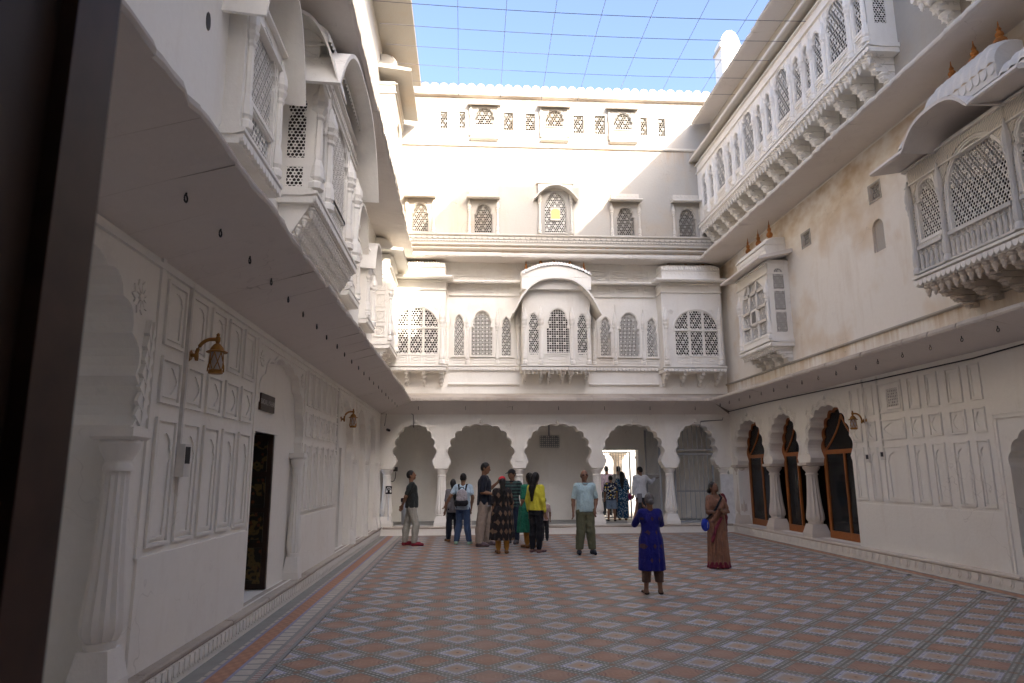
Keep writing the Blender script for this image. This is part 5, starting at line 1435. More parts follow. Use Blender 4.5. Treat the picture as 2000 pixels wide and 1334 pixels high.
            if w.get('collar'):
                f2 = field((-.2, -.2, 1.3), (.2, .2, 1.6)); f2.vcone([(1.415, 0, .0, .078, .085), (1.455, 0, .006, .066, .070)], 0)
                f2.clip(lambda x, y, z: .052-np.sqrt(x*x+(y-.004)**2)+0*z); finish(f2, 'collar', w['collar'])
        elif kd == 'trousers':
            top, bot = w.get('top', .93), w.get('bot', .07)
            fd.vcone([(.80, 0, 0, .150+e, .108+e), (.92, 0, 0, .150+e, .110+e), (top, 0, 0, .142+e, .106+e)], .03)
            for sd in 'RL':
                a, k_, n_ = J['hip'+sd], J['kn'+sd], J['an'+sd]
                fd.cone(a, k_, .090+e, .066+e*1.3, .02, .004); fd.cone(k_, n_+np.array((0, .012, 0)), .066+e*1.3, w.get('cuff', .052)+e, .015, .005); m_ = k_*.68+n_*.32+np.array((0, .018, 0)); fd.cone(k_*.8+m_*.2, m_, .062+e, .062+e, .03); fd.cone(m_, n_*.7+m_*.3, .062+e, .05+e, .03)
            fd.clip(lambda x, y, z: np.maximum(bot-z, z-top)+0*x+0*y); finish(fd, w.get('name', 'trousers'), mt)
        elif kd == 'skirt':
            fd.vcone(w['rings'], .02, w.get('fold', .012), w.get('nf', 11), w.get('ph', 0)); finish(fd, w.get('name', 'skirt'), mt)
        elif kd == 'shoes':
            for sd in 'RL':
                n_, t_ = J['an'+sd], J['toe'+sd]; hl = n_+np.array((0, .035, -.035)); fd.cone(hl, n_*.45+t_*.55+np.array((0, 0, .012)), .045, .046, .02); fd.cone(n_*.45+t_*.55, t_+np.array((0, -.015, .004)), .044, .033, .02); fd.cone(n_+np.array((0, 0, -.005)), hl, .044, .046, .02)
            fd.clip(lambda x, y, z: np.maximum(.001-z, z-w.get('h', .095))+0*x+0*y); finish(fd, 'shoes', mt)
        elif kd == 'drape':      # cloth lying along a path on the body
            P_ = [np.array(q[:3], float) for q in w['path']]
            for i in range(len(P_)-1): fd.cone(P_[i], P_[i+1], w['path'][i][3], w['path'][i+1][3], .03, .004)
            finish(fd, w.get('name', 'drape'), mt)
        elif kd == 'cap':
            c0 = hd((0, .004, 1.635)); fd.ell(c0, (.088, .106, .098), 0, R); z0 = hd((0, 0, 1.640)); up = R@np.array((0, 0, 1.0))
            fd.clip(lambda x, y, z: -((x-z0[0])*up[0]+(y-z0[1])*up[1]+(z-z0[2])*up[2]))
            if w.get('peak'): fd.cone(hd((-.035, -.10, 1.650)), hd((-.03, -.165, 1.642)), .012, .010, .01); fd.cone(hd((.035, -.10, 1.650)), hd((.03, -.165, 1.642)), .012, .010, .01); fd.cone(hd((0, -.10, 1.652)), hd((0, -.175, 1.644)), .012, .010, .02)
            finish(fd, 'cap', mt)
        elif kd == 'glasses':
            for sx in (-1, 1): fd.ell(hd((sx*.034, -.098, 1.612)), (.030, .010, .020), .004, R); fd.cone(hd((sx*.062, -.092, 1.618)), hd((sx*.080, .01, 1.612)), .0085, .0085, .004)
            finish(fd, 'sunglasses', mt)
    return root, foot, s, W, J, hd
C_ = cloth
BLK = C_('black_cotton', (.012, .013, .016)); KHK = C_('khaki_cotton', (.30, .235, .19)); STN = C_('stone_chinos', (.34, .32, .27)); JEAN = C_('blue_denim', (.045, .075, .15)); DJEAN = C_('dark_denim', (.018, .028, .055))
NAVY = C_('navy_cotton', (.010, .012, .022)); LBL = C_('pale_blue_pique', (.42, .56, .58)); OLV = C_('olive_cotton', (.13, .13, .075)); MUST = C_('mustard_leggings', (.36, .17, .03)); TAN = C_('tan_leather', (.19, .085, .03))
RED = C_('red_wrap', (.62, .02, .035)); SHOE = C_('dark_shoe', (.02, .024, .035)); MAR = C_('maroon_canvas', (.20, .02, .035)); MINT = C_('mint_shoe', (.35, .52, .40)); GRY = C_('grey_cotton', (.30, .29, .30))
back = PI
LEGW = lambda dx, dy: dict(knR=(-.10, -.01+dy, .47), anR=(-.105-dx, .02+dy, .075), toeR=(-.13-dx, -.15+dy, .03), knL=(.10, -.01-dy, .47), anL=(.105+dx, .02-dy, .075), toeL=(.13+dx, -.15-dy, .03))
person('man in black t-shirt and stone chinos standing sideways with hands clasped behind his back', 802, 1066, 919, PI/2+.05, head=(0, .22), belly=.04, legs=LEGW(0, -.11),
       arms=dict(elR=(-.21, .13, 1.12), wrR=(-.07, .20, .93), elL=(.21, .13, 1.12), wrL=(.06, .21, .92)),
       wear=[dict(kind='shirt', mat=C_('charcoal_tee', (.02, .023, .021)), hem=.86, sleeve=.75), dict(kind='trousers', mat=STN), dict(kind='shoes', mat=MAR)])
person('woman in dark grey top and navy trousers seen from behind close beside the backpacker', 884, 1058, 936, back+.35, female=True, hair='long', head=(-.4, 0), wear=[dict(kind='shirt', mat=C_('dark_grey_top', (.16, .15, .155)), hem=.80, sleeve=.9), dict(kind='trousers', mat=NAVY), dict(kind='shoes', mat=TAN, h=.07)], legs=LEGW(.02, .03))
bp = person('young man in pale blue t-shirt and jeans carrying a backpack', 904, 1063, 925, back-.15, head=(-.1, 0), legs=LEGW(.06, .02), arms=dict(elR=(-.24, .0, 1.12), wrR=(-.20, -.02, .88), elL=(.32, .02, 1.16), wrL=(.43, -.02, .97)),
       wear=[dict(kind='shirt', mat=C_('light_blue_tee', (.45, .57, .66)), hem=.84, sleeve=.6), dict(kind='trousers', mat=JEAN), dict(kind='shoes', mat=MINT)])
person('tall man in navy t-shirt and khaki trousers lifting one hand as he talks', 946, 1067, 904, PI/2-.15, head=(-.1, -.18), belly=.02, legs=LEGW(.01, .07), arms=dict(elR=(-.23, .02, 1.11), wrR=(-.20, -.22, 1.07), elL=(.24, -.04, 1.12), wrL=(.20, -.26, 1.30)),
       wear=[dict(kind='shirt', mat=NAVY, hem=.84, sleeve=.85, ease=.02), dict(kind='skirt', mat=GRY, rings=[(.812, 0, 0, .195, .150), (.846, 0, 0, .197, .153)], fold=0, name='hem_trim'), dict(kind='trousers', mat=KHK, ease=.025), dict(kind='shoes', mat=C_('mauve_shoe', (.14, .10, .11)))])
person('man in black cap and green striped polo shirt gesturing with an open hand', 1001, 1062, 917, -.45, head=(-.5, -.1), arms=dict(elR=(-.24, -.02, 1.10), wrR=(-.18, -.20, 1.12), elL=(.25, .0, 1.10), wrL=(.26, -.05, .86)),
       wear=[dict(kind='shirt', mat=C_('striped_polo', (.015, .02, .022), (.05, .10, .09), 'stripe_z', 13), hem=.84, sleeve=.8, collar=BLK), dict(kind='trousers', mat=DJEAN), dict(kind='shoes', mat=C_('grey_shoe', (.10, .10, .11))), dict(kind='cap', mat=C_('black_cap', (.008, .008, .010)), peak=True)])
person('woman in black kurta with bronze diamond motifs and a red head wrap, seen from behind', 981, 1081, 931, back+.1, female=True, hair='tail', arms=dict(elR=(-.22, .0, 1.12), wrR=(-.24, -.06, .88)),
       wear=[dict(kind='kurta', mat=C_('black_motif_kurta', (.014, .010, .010), (.15, .09, .055), 'motif', 9), hem=.30, sleeve=.95, flare=.09, ease=.018, fold=.02, name='kurta'), dict(kind='trousers', mat=MUST, cuff=.036, ease=.007), dict(kind='shoes', mat=TAN, h=.06), dict(kind='cap', mat=RED)])
person('woman in long green kurta and mustard leggings behind the girl in yellow', 1035, 1070, 924, back+.5, female=True, hair='long', wear=[dict(kind='kurta', mat=C_('green_kurta', (.012, .13, .075), (.03, .19, .11), 'floral', 60), hem=.36, sleeve=.8, flare=.12, ease=.02, fold=.022, name='kurta'), dict(kind='trousers', mat=MUST, cuff=.036, ease=.007), dict(kind='shoes', mat=TAN, h=.07)])
person('girl in yellow sweatshirt and black trousers with long dark hair', 1048, 1079, 923, back-.75, female=True, hair='long', head=(.3, 0), wear=[dict(kind='shirt', mat=C_('yellow_sweatshirt', (.62, .56, .05)), hem=.90, sleeve=1.85, ease=.014), dict(kind='trousers', mat=C_('black_trousers', (.010, .010, .013)), cuff=.042, ease=.009), dict(kind='shoes', mat=C_('mauve_sandal', (.16, .09, .10)), h=.05)])
person('small child in pale pink top half hidden behind the woman in green', 1064, 1056, 972, back, hair='short', wear=[dict(kind='shirt', mat=C_('pale_pink_top', (.42, .30, .28)), hem=.8, sleeve=.7), dict(kind='trousers', mat=BLK), dict(kind='shoes', mat=SHOE)])
person('man in sunglasses, pale blue polo shirt and olive trousers facing the doorway', 1145, 1083, 918, .02, skinc=(.26, .135, .085), hair='bald', hairc=(.05, .045, .04), belly=.06, legs=LEGW(.035, 0), arms=dict(elR=(-.24, .03, 1.10), wrR=(-.255, -.03, .86), elL=(.25, .05, 1.11), wrL=(.20, -.05, .90)),
       wear=[dict(kind='shirt', mat=LBL, hem=.86, sleeve=.8, ease=.008, collar=C_('pale_collar', (.35, .46, .48)), fold=.008), dict(kind='trousers', mat=OLV, ease=.022, cuff=.05, bot=.10), dict(kind='shoes', mat=SHOE), dict(kind='glasses', mat=C_('dark_lens', (.02, .008, .008), rough=.2))])
# group at the doorway
ZL = PZ
person('man in lilac striped shirt and black trousers stepping out through the doorway', 1187, 1006, 911, back, zf=ZL, wear=[dict(kind='shirt', mat=C_('lilac_stripe', (.36, .27, .40), (.55, .48, .58), 'stripe_x', 30), hem=.82, sleeve=1.9), dict(kind='trousers', mat=BLK), dict(kind='shoes', mat=SHOE)], legs=LEGW(0, .06))
person('man in plain grey shirt walking out through the doorway ahead of the boy', 1211, 1010, 911, back, zf=ZL, wear=[dict(kind='shirt', mat=GRY, hem=.82, sleeve=1.8), dict(kind='trousers', mat=BLK), dict(kind='shoes', mat=SHOE)], legs=LEGW(.0, -.08))
person('boy in yellow and navy floral shirt and denim shorts', 1195, 1018, 929, back, zf=ZL, wear=[dict(kind='shirt', mat=C_('boy_floral_shirt', (.012, .02, .05), (.55, .56, .52), 'floral', 17), hem=.80, sleeve=.8, ease=.03), dict(kind='trousers', mat=C_('faded_denim', (.16, .22, .30)), bot=.46, ease=.03), dict(kind='shoes', mat=SHOE, h=.06)], legs=LEGW(.01, .05))
wb = person('woman in blue and white leaf print tunic and matching trousers', 1217, 1016, 921, back-.15, zf=ZL, female=True, hair='long', head=(.2, 0), wear=[dict(kind='kurta', mat=C_('blue_leaf_print', (.008, .06, .14), (.45, .54, .56), 'floral', 26), hem=.68, sleeve=.95, flare=.04, ease=.022, name='tunic'), dict(kind='trousers', mat=CLOTH['blue_leaf_print'], ease=.025, cuff=.062), dict(kind='shoes', mat=TAN, h=.05)], legs=LEGW(.0, .03))
person('man in white striped shirt reaching out to hold the gate', 1254, 1020, 912, back+.25, zf=ZL, head=(.5, -.1), arms=dict(elR=(-.22, .02, 1.10), wrR=(-.20, -.10, .90), elL=(-.36, .06, 1.22), wrL=(-.5, .0, 1.32)) if False else dict(elR=(-.36, -.02, 1.24), wrR=(-.55, -.02, 1.34), elL=(.23, .0, 1.10), wrL=(.22, -.08, .86)),
       wear=[dict(kind='shirt', mat=C_('white_pinstripe', (.60, .61, .63), (.42, .44, .50), 'stripe_x', 45), hem=.76, sleeve=1.85, ease=.025), dict(kind='trousers', mat=C_('charcoal_trousers', (.03, .032, .038))), dict(kind='shoes', mat=SHOE)])
# foreground women
pw = person('grey haired woman in royal blue kurta holding up a phone to photograph', 1276, 1160, 964, back-.03, female=True, hair='bun', hairc=(.13, .12, .115), head=(.05, -.05), arms=dict(elR=(-.24, -.20, 1.17), wrR=(-.02, -.31, 1.42), elL=(.24, -.20, 1.17), wrL=(.17, -.30, 1.46)), legs=LEGW(.02, 0),
       wear=[dict(kind='kurta', mat=C_('royal_blue_kurta', (.012, .012, .16), (.07, .035, .055), 'motif2', 9), hem=.40, sleeve=1.0, flare=.045, ease=.012, fold=.012, name='kurta'), dict(kind='trousers', mat=C_('brown_trousers', (.11, .065, .048)), cuff=.055, bot=.20), dict(kind='shoes', mat=C_('brown_sandal', (.06, .035, .025)), h=.035)])
SAR = C_('copper_silk_sari', (.26, .125, .075), (.22, .10, .06), 'stripe_x', 40, .6); SBR = C_('maroon_sari_border', (.17, .018, .035), rough=.6)
sw_ = person('woman in copper silk sari with maroon border, arms folded, gazing up', 1405, 1110, 941, .22, female=True, hair='bun', hairc=(.02, .018, .017), skinc=(.20, .10, .06), head=(.35, .28), arms=dict(elR=(-.225, -.06, 1.11), wrR=(.0, -.20, 1.12), elL=(.225, -.06, 1.12), wrL=(-.02, -.225, 1.165)),
       wear=[dict(kind='shirt', mat=SAR, hem=1.05, sleeve=.75, ease=.010, name='blouse', neck=.085), dict(kind='skirt', mat=SAR, rings=[(.05, .0, 0, .22, .17), (.5, 0, 0, .205, .165), (.85, 0, 0, .20, .155), (1.06, 0, -.01, .17, .14)], fold=.022, nf=13, name='sari_skirt'), dict(kind='skirt', mat=SBR, rings=[(.012, 0, 0, .236, .186), (.14, 0, 0, .226, .176)], fold=.022, nf=13, name='sari_hem'),
             dict(kind='drape', mat=SAR, path=[(-.13, -.10, .95, .05), (-.03, -.15, 1.15, .055), (.10, -.11, 1.33, .05), (.14, .0, 1.43, .05), (.15, .10, 1.30, .06), (.17, .13, 1.0, .06), (.19, .12, .72, .05)], name='sari_pallu'), dict(kind='drape', mat=SBR, path=[(-.20, -.13, .55, .035), (-.12, -.165, .80, .03), (.0, -.18, 1.0, .03)], name='sari_border'), dict(kind='drape', mat=SBR, path=[(.15, -.05, 1.45, .04), (.20, -.02, 1.33, .05), (.225, .03, 1.0, .05), (.23, .05, .72, .04)], name='pallu_border')])
# ================================================================ things carried and things about the court
def loc_pts(P, V): return [Vector(q) for q in P[3](np.array(V, float))]
def soft(name, P, build, mat, label=None, cat=None, parent=None, h=.011):
    """a soft object modelled in the wearer's own space"""
    fd = Field((-.62, -.6, .2), (.62, .6, 1.75), h/P[2]); build(fd); V, Q = fd.mesh()
    me = bpy.data.meshes.new(name); me.from_pydata(P[3](V).tolist(), [], Q.tolist()); me.update()
    me.polygons.foreach_set('use_smooth', [True]*len(me.polygons)); me.materials.append(mat)
    o = place(name, me, parent)
    if label: o['label'] = label; o['category'] = cat
    return o
c0 = bp[3](np.array([[0, .2, 1.1]]))[0]
pk = thing('backpack', 'grey and black backpack worn by the young man in pale blue', 'backpack', tuple(c0))
soft('pack_body', bp, lambda f: (f.ell((.0, .215, 1.20), (.135, .085, .14), .02), f.cone((-.06, .215, 1.10), (.06, .215, 1.10), .085, .085, .03)), C_('grey_pack', (.36, .33, .34)), parent=pk)
soft('lower_pocket', bp, lambda f: (f.cone((-.08, .225, 1.01), (.08, .225, 1.01), .085, .085, .03), f.ell((.15, .19, 1.0), (.05, .06, .09), .02)), BLK, parent=pk)
for sx in (-1, 1): soft('strap', bp, lambda f: (f.cone((sx*.075, .14, 1.28), (sx*.10, .10, 1.44), .020, .022, .01), f.cone((sx*.10, .10, 1.44), (sx*.11, -.05, 1.45), .022, .02, .01), f.cone((sx*.12, -.12, 1.33), (sx*.16, .02, 1.0), .02, .016, .01), f.cone((sx*.11, -.05, 1.45), (sx*.12, -.12, 1.33), .02, .02, .01)), BLK, parent=pk)
soft('handle', bp, lambda f: (f.cone((-.05, .20, 1.345), (-.03, .20, 1.385), .012, .012, .005), f.cone((-.03, .20, 1.385), (.03, .20, 1.385), .012, .012, .005), f.cone((.03, .20, 1.385), (.05, .20, 1.345), .012, .012, .005)), BLK, parent=pk)
soft('handbag', wb, lambda f: (f.ell((-.27, .02, .82), (.09, .06, .12), .02), f.cone((-.27, .02, .93), (-.22, .02, 1.08), .012, .012, .005)), C_('magenta_bag', (.24, .03, .12)), 'magenta shoulder bag hanging at the side of the woman in leaf print', 'handbag')
bb = thing('sling_bag', 'bright blue sling bag at the hip of the woman in the sari', 'bag', tuple(sw_[3](np.array([[-.26, 0, .85]]))[0]))
soft('bag_body', sw_, lambda f: (f.ell((-.265, .0, .86), (.085, .075, .13), .02), f.cone((-.265, -.05, .80), (-.265, -.05, .90), .045, .04, .02)), C_('blue_nylon', (.015, .04, .36)), parent=bb)
soft('strap', sw_, lambda f: (f.cone((-.25, -.03, .97), (-.10, -.165, 1.18), .018, .022, .005), f.cone((-.10, -.165, 1.18), (.07, -.125, 1.40), .022, .02, .005), f.cone((.07, -.125, 1.40), (.10, .0, 1.46), .02, .02, .005)), BLK, parent=bb)
soft('zip', sw_, lambda f: f.cone((-.275, -.098, .80), (-.272, -.098, .92), .008, .008, 0), C_('white_zip', (.6, .6, .6)), parent=bb)
def slab(P, c, hx, hy, hz, name, mat, parent=None, **t):
    V = [(c[0]+sx*hx, c[1]+sy*hy, c[2]+sz*hz) for sy in (-1, 1) for sz in (-1, 1) for sx in (-1, 1)]
    me = bpy.data.meshes.new(name); me.from_pydata(P[3](np.array(V)).tolist(), [], [(0, 1, 3, 2), (4, 6, 7, 5), (0, 4, 5, 1), (2, 3, 7, 6), (0, 2, 6, 4), (1, 5, 7, 3)]); me.materials.append(mat)
    o = place(name, me, parent)
    for k, v in t.items(): o[k] = v
    return o
ph = thing('phone', 'dark phone held up in front of the grey haired woman', 'phone', tuple(pw[3](np.array([[.085, -.38, 1.54]]))[0]))
slab(pw, (.085, -.385, 1.62), .042, .005, .085, 'phone_body', BLK, ph)
scr = NT('phone_screen'); scr.col((.25, .25, .26)); MATS['screen'] = scr.done(.2)
slab(pw, (.085, -.379, 1.62), .037, .0015, .076, 'screen', MATS['screen'], ph)
slab(sw_, (-.035, -.245, 1.165), .016, .012, .014, 'wristwatch', C_('gold_watch', (.6, .45, .2), rough=.3), None, label='small gold watch on the folded wrist of the woman in the sari', category='watch')

# wall lanterns
def lantern(fr0, u, z, label):
    fr = F(fr0.P(u, z, 0), fr0.U*.68, fr0.N*.68); wz = z; u, z = 0.0, 0.0
    class FS_(F):
        def P(s, a, b, n=0.0): return s.O+s.U*a+s.N*n+Vector((0, 0, b*.68))
    fr = FS_(fr.O, fr.U, fr.N)
    t = thing('wall_lantern', label, 'lamp', tuple(fr.O), 'brass wall lanterns')
    P = fr.P; m = MB(fr)
    for k in range(12): pass
    ring = [P(u+.085*math.cos(2*PI*i/16), z+.085*math.sin(2*PI*i/16), 0) for i in range(16)]
    ring2 = [P(u+.06*math.cos(2*PI*i/16), z+.06*math.sin(2*PI*i/16), .035) for i in range(16)]
    m.add(ring+ring2, [(i, (i+1) % 16, 16+(i+1) % 16, 16+i) for i in range(16)]+[tuple(range(16, 32))])
    obj('back_plate', m, 'brass', t, 40)
    obj('arm', MB(fr).tube([P(u, z, .03), P(u, z-.005, .09)]+[P(u, z+.0+.20*math.sin(a), .27-.17*math.cos(a)) for a in [PI/2*i/8 for i in range(9)]]+[P(u, z+.20, .33)], .016, 8), 'brass', t, 60)
    obj('scroll', MB(fr).tube([P(u, z-.03, .10), P(u, z-.07, .105), P(u, z-.02, .10), P(u, z+.06, .10)], [.006, .014, .02, .012], 8), 'brass', t, 60)
    nn = .345
    obj('roof', MB(fr).lathe(u, nn, [(.125, z+.03), (.128, z+.04), (.085, z+.06), (.075, z+.09), (.045, z+.13), (.02, z+.15), (.03, z+.18), (.03, z+.22), (.018, z+.24), (.022, z+.26), (.006, z+.28)], 16), 'brass', t, 40)
    obj('glass_shade', MB(fr).lathe(u, nn, [(.072, z+.03), (.075, z-.05), (.068, z-.20)], 16), 'shade', t, 60)
    cg = MB(fr)
    for i in range(6):
        a = 2*PI*i/6
        for s in (-1, 1): cg.tube([P(u+(.085-.01*math.cos(q*PI))*math.cos(a+s*q*1.05), z+.03-.24*q, nn+(.085-.01*math.cos(q*PI))*math.sin(a+s*q*1.05)) for q in [k/6 for k in range(7)]], .0045, 5)
    obj('wire_cage', cg, 'brass', t, 60)
    obj('base_ring', MB(fr).lathe(u, nn, [(.078, z-.235), (.086, z-.23), (.086, z-.19), (.076, z-.185)], 16), 'brass', t, 40)
    return t
MATS['shade'] = plain('frosted_glass', (.42, .38, .36), .35)
lantern(FL, 5.85, 2.60, 'brass caged wall lantern on the panelled wall between the fluted column and the painted doorway')
lantern(FL, 12.97, 2.62, 'brass caged wall lantern on the panelled wall beyond the painted doorway')
u_, z_ = onX(1690, 822, 7.45); lantern(FR, u_, z_, 'brass caged wall lantern beside the wooden arched doors')
# name board over the painted doorway
sg = thing('sign_board', 'small brown name board above the painted doorway', 'sign', tuple(FL.P(8.5, 2.46, -.1)))
obj('board', MB(FL).box(8.22, 8.80, 2.36, 2.56, -.099, -.07), 'darkbrown' if 'darkbrown' in MATS else 'darkwood', sg)
MATS['letter'] = plain('pale_lettering', (.45, .43, .42), .6)
def text(body, size, M4, mat, parent, name='lettering'):
    cu = bpy.data.curves.new(name, 'FONT'); cu.body = body; cu.size = size; cu.align_x = 'CENTER'; cu.align_y = 'CENTER'; cu.extrude = .001
    o0 = bpy.data.objects.new('tmp', cu); COL.objects.link(o0)
    dg = bpy.context.evaluated_depsgraph_get(); dg.update(); me = bpy.data.meshes.new_from_object(o0.evaluated_get(dg)); bpy.data.objects.remove(o0)
    me.transform(M4); me.materials.clear(); me.materials.append(MATS[mat]); o = place(name, me, parent); return o
def frameM(O, U, V):
    U, V = Vector(U), Vector(V); N = U.cross(V); M_ = Matrix.Identity(4)
    for i in range(3): M_[i][0], M_[i][1], M_[i][2], M_[i][3] = U[i], V[i], N[i], O[i]
    return M_
text('BADAL MAHAL', .088, frameM(FL.P(8.51, 2.46, -.068), (0, 1, 0), (0, 0, 1)), 'letter', sg)
# switch boxes, conduits, cables, camera
def box_thing(name, label, cat, fr, u, z, w, h, d, mat, extra=None):
    t = thing(name, label, cat, tuple(fr.P(u, z, 0)))
    obj('case', MB(fr).box(u-w/2, u+w/2, z-h/2, z+h/2, .0, d), mat, t)
    obj('cover', MB(fr).box(u-w*.38, u+w*.38, z-h*.1, z+h*.42, d, d+.004), 'black' if extra else 'whitepaint', t)
    return t
box_thing('switch_box', 'grey electrical switch box on the conduit between fluted column and painted doorway', 'switch box', FL, 5.78, 1.72, .12, .26, .09, 'conduit', 1)
obj('conduit', MB(FL).box(5.765, 5.795, 1.85, 3.2, .0, .03), 'conduit', label='white conduit running from the eave past the lantern to the switch box', category='conduit')
obj('conduit', MB(FL).box(12.60, 12.625, 1.95, 3.15, .0, .03), 'conduit', label='thin conduit down the wall beside the lantern beyond the painted doorway', category='conduit')
for x0, y0, y1, lb in ((1716, 740, 884, 'long conduit with a grey switch at its foot beside the brass lantern'), (1688, 750, 889, 'conduit dropping behind the brass lantern by the wooden doors')):
    u, zt = onX(x0-4, y0, 7.45); _, zb = onX(x0+3, y1, 7.45)
    obj('conduit', MB(FR).box(u-.012, u+.012, zb, 3.3, 0, .025), 'conduit', label=lb, category='conduit')
    box_thing('wall_switch', 'small wall switch under the '+('long conduit' if x0 > 1700 else 'conduit by the lantern'), 'switch', FR, u, zb-.06, .10, .15, .05, 'conduit', 1)
u, z = onX(1745, 776, 7.45)
vg = thing('vent_grille', 'square pierced vent set in the top row of wall panels', 'vent', tuple(FR.P(u, z, 0)))
obj('frame', MB(FR).plate(rect(u-.20, u+.20, z-.20, z+.20), [rect(u-.16, u+.16, z-.16, z+.16)], .0, .03), 'white', vg)
obj('grille', jali(MB(FR), rect(u-.16, u+.16, z-.16, z+.16), .02, .05, .012, .6, 'sq'), 'conduit', vg)
obj('backing', MB(FR).box(u-.165, u+.165, z-.165, z+.165, .003, .006), 'iron', vg)
pts = [onX(x, y, 7.40) for x, y in ((2000, 672), (1900, 700), (1800, 722), (1700, 744), (1600, 764), (1500, 785), (1415, 806))]
cbl = [Vector((7.40, a, b)) for a, b in pts]
obj('cable', MB().tube(cbl+[Vector((7.2, 18.9, 3.05)), Vector((6.6, 18.96, 3.02)), Vector((6.56, 18.97, 2.86))], .011, 6), 'black', label='black cable sagging along the wall above the wooden arched doors', category='cable')
a0, b0 = [onY(x, y, 18.97) for x, y in ((752, 832), (807, 835))]
obj('cable', MB().tube([Vector((onY(x, y, 18.97)[0], 18.97, onY(x, y, 18.97)[1])) for x, y in ((751, 832), (755, 806), (780, 804), (800, 806), (807, 810), (808, 835))], .010, 6), 'black', label='black cable looped above the arch beside the sign stand', category='cable')
cc = thing('security_camera', 'small security camera mounted by the first arch', 'camera', (-1.95, 18.9, 2.8))
q = onY(759, 839, 18.9)
obj('mount', MB().box(q[0]-.05, q[0]-.02, q[1]-.02, q[1]+.05, 18.9, 18.99), 'whitepaint', cc); obj('lens_body', MB().tube([Vector((q[0]-.04, 18.93, q[1]+.0)), Vector((q[0]+.03, 18.78, q[1]-.03))], .035, 10), 'black', cc)
# audio guide stand
p = onZ(757, 1046); ss = thing('sign_stand', 'white post with a black audio guide sign reading 30', 'sign', tuple(p))
obj('post', MB().box(p.x-.017, p.x+.017, .012, 1.10, p.y-.017, p.y+.017), 'whitepaint', ss); obj('foot', MB().box(p.x-.24, p.x+.24, .0, .03, p.y-.07, p.y+.07), 'whitepaint', ss)
obj('sign_plate', MB().box(p.x-.085, p.x+.085, 1.08, 1.29, p.y-.03, p.y-.018), 'black', ss)
yb = p.y-.031
hp = MB().tube([Vector((p.x+.062*math.cos(a), yb, 1.195+.062*math.sin(a))) for a in [PI*(-.08)+PI*1.16*i/14 for i in range(15)]], .008, 6)
obj('headphone_band', hp, 'whitepaint', ss)
for sx in (-1, 1): obj('ear_cup', MB().lathe(p.x+sx*.052, yb, [(.004, 1.115), (.02, 1.125), (.024, 1.15), (.016, 1.178), (.004, 1.19)], 8), 'whitepaint', ss)
text('30', .075, frameM((p.x, yb-.001, 1.205), (1, 0, 0), (0, 0, 1)), 'whitepaint', ss)
# bin and wall telephone in the first arch
b = onZ(787, 1003, PZ); b = Vector((-1.62, 19.75, PZ))
bn = thing('dustbin', 'round steel dustbin with black rim under the first arch', 'bin', tuple(b))
obj('drum', MB().lathe(b.x, b.y, [(.17, PZ), (.175, PZ+.02), (.185, PZ+.62), (.18, PZ+.63)], 20), 'steel', bn, 40); obj('rim', MB().lathe(b.x, b.y, [(.19, PZ+.62), (.20, PZ+.63), (.20, PZ+.72), (.17, PZ+.73)], 20), 'black', bn, 40)
tp = thing('wall_fixture', 'dark wall fixture with a hanging looped cord under the first arch', 'fixture', (-1.9, 19.4, 1.7))
obj('case', MB().box(-2.28, -1.92, 1.68, 1.80, 19.5, 19.66), 'iron', tp); obj('cord', MB().tube([Vector((-2.05+.09*math.cos(a), 19.55, 1.66-.26*abs(math.sin(a))**.7)) for a in [PI*i/14 for i in range(15)]], .010, 6), 'black', tp)
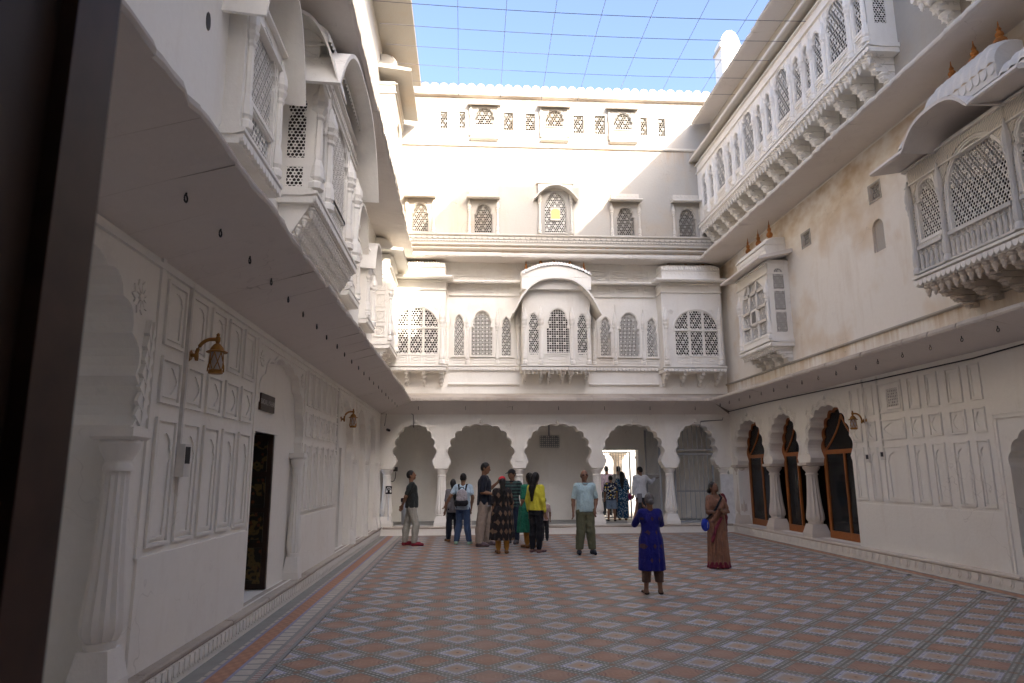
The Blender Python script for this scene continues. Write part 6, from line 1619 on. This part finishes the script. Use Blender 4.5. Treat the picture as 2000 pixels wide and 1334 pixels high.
# gates
def gate(name, label, O, U, w, z0, z1, nb, mat, mids=(.42,), cat='gate', bar=.008, fr_=.022):
    t = thing(name, label, cat, tuple(Vector(O)+Vector((0, 0, z0))))
    fr = F(O, U, Vector(U).cross(Vector((0, 0, 1))))
    for u in (0, w): obj('stile', MB(fr).box(u-fr_, u+fr_, z0, z1, -fr_, fr_), mat, t)
    for z in [z0+.04, z1-.02]+[z0+(z1-z0)*k for k in mids]: obj('rail', MB(fr).box(fr_, w-fr_, z-.018, z+.018, -.016, .016), mat, t)
    for i in range(1, nb): obj('bar', MB(fr).box(w*i/nb-bar, w*i/nb+bar, z0+.05, z1-.03, -.007, .007), mat, t)
    return t
gate('bar_gate', 'tall grey barred gate closing the last arch', (5.92, 19.40, 0), (1, 0, 0), 1.10, PZ, 2.14, 8, 'greypaint', (.45,))
gate('bar_grille', 'fixed barred panel above the closed gate in the last arch', (5.92, 19.40, 0), (1, 0, 0), 1.10, 2.20, 3.0, 8, 'greypaint', ())
gate('bar_gate', 'barred gate leaf swung open towards the man reaching for it', (5.50, 19.42, 0), (-.06, .998, 0), 1.25, PZ, 2.9, 12, 'greypaint', (.5,))
gate('bar_gate', 'barred gate half closed across the bright doorway', (4.15, 21.4, 0), (1, 0, 0), .95, PZ, 2.25, 11, 'greypaint', (.3,))
# wire net over the court
dirs = [(894, 0), (990, 0), (1088, 0), (1183, 0), (1285, 0), (1385, 0), (1480, 0)]
base = [(896, 186), (977, 190), (1057, 196), (1128, 196), (1205, 190), (1288, 188), (1362, 192)]
for i, ((x0, y0), (x1, y1)) in enumerate(zip(dirs, base)):
    u, z = onY(x1, y1, 18.92); 
    ur, zr = onY(x0, y0, 13.0)
    A = Vector((u, 18.92, z)); Bm = Vector((ur, 13.0, zr)); 
    E_ = A+(Bm-A)*3.1
    pts = [A+(E_-A)*t for t in [k/10 for k in range(11)]]
    wr_ = obj('overhead_wire', MB().tube(pts, .0058, 5), 'wire', label='thin wire running from the far parapet over the court', category='wire', group='lengthwise bird net wires')
    obj('tie', MB().tube([A, A+(Bm-A)*.08], .013, 5), 'wire', wr_)
for (xl, yl), (xr, yr), Y in (((803, 4), (1480, 38), 9.5), ((808, 48), (1455, 78), 11), ((812, 88), (1430, 116), 12.7), ((816, 124), (1410, 151), 14.8), ((820, 157), (1388, 183), 17.0)):
    (a, za), (b, zb) = onY(xl, yl, Y), onY(xr, yr, Y)
    pts = [Vector((a-.6+(b-a+1.4)*t, Y, za+(zb-za)*t-.10*4*t*(1-t)*(b-a)/9)) for t in [k/12 for k in range(13)]]
    obj('overhead_wire', MB().tube(pts, .005, 5), 'wire', label='thin sagging wire strung between the two side wings', category='wire', group='crosswise bird net wires')

wbd = thing('white_board', 'plain white board leaning on the corner pilaster by the wooden doors', 'board', (7.2, 18.91, PZ))
obj('panel', MB().box(7.05, 7.40, PZ+.003, 1.55, 18.90, 18.92), 'whitepaint', wbd)
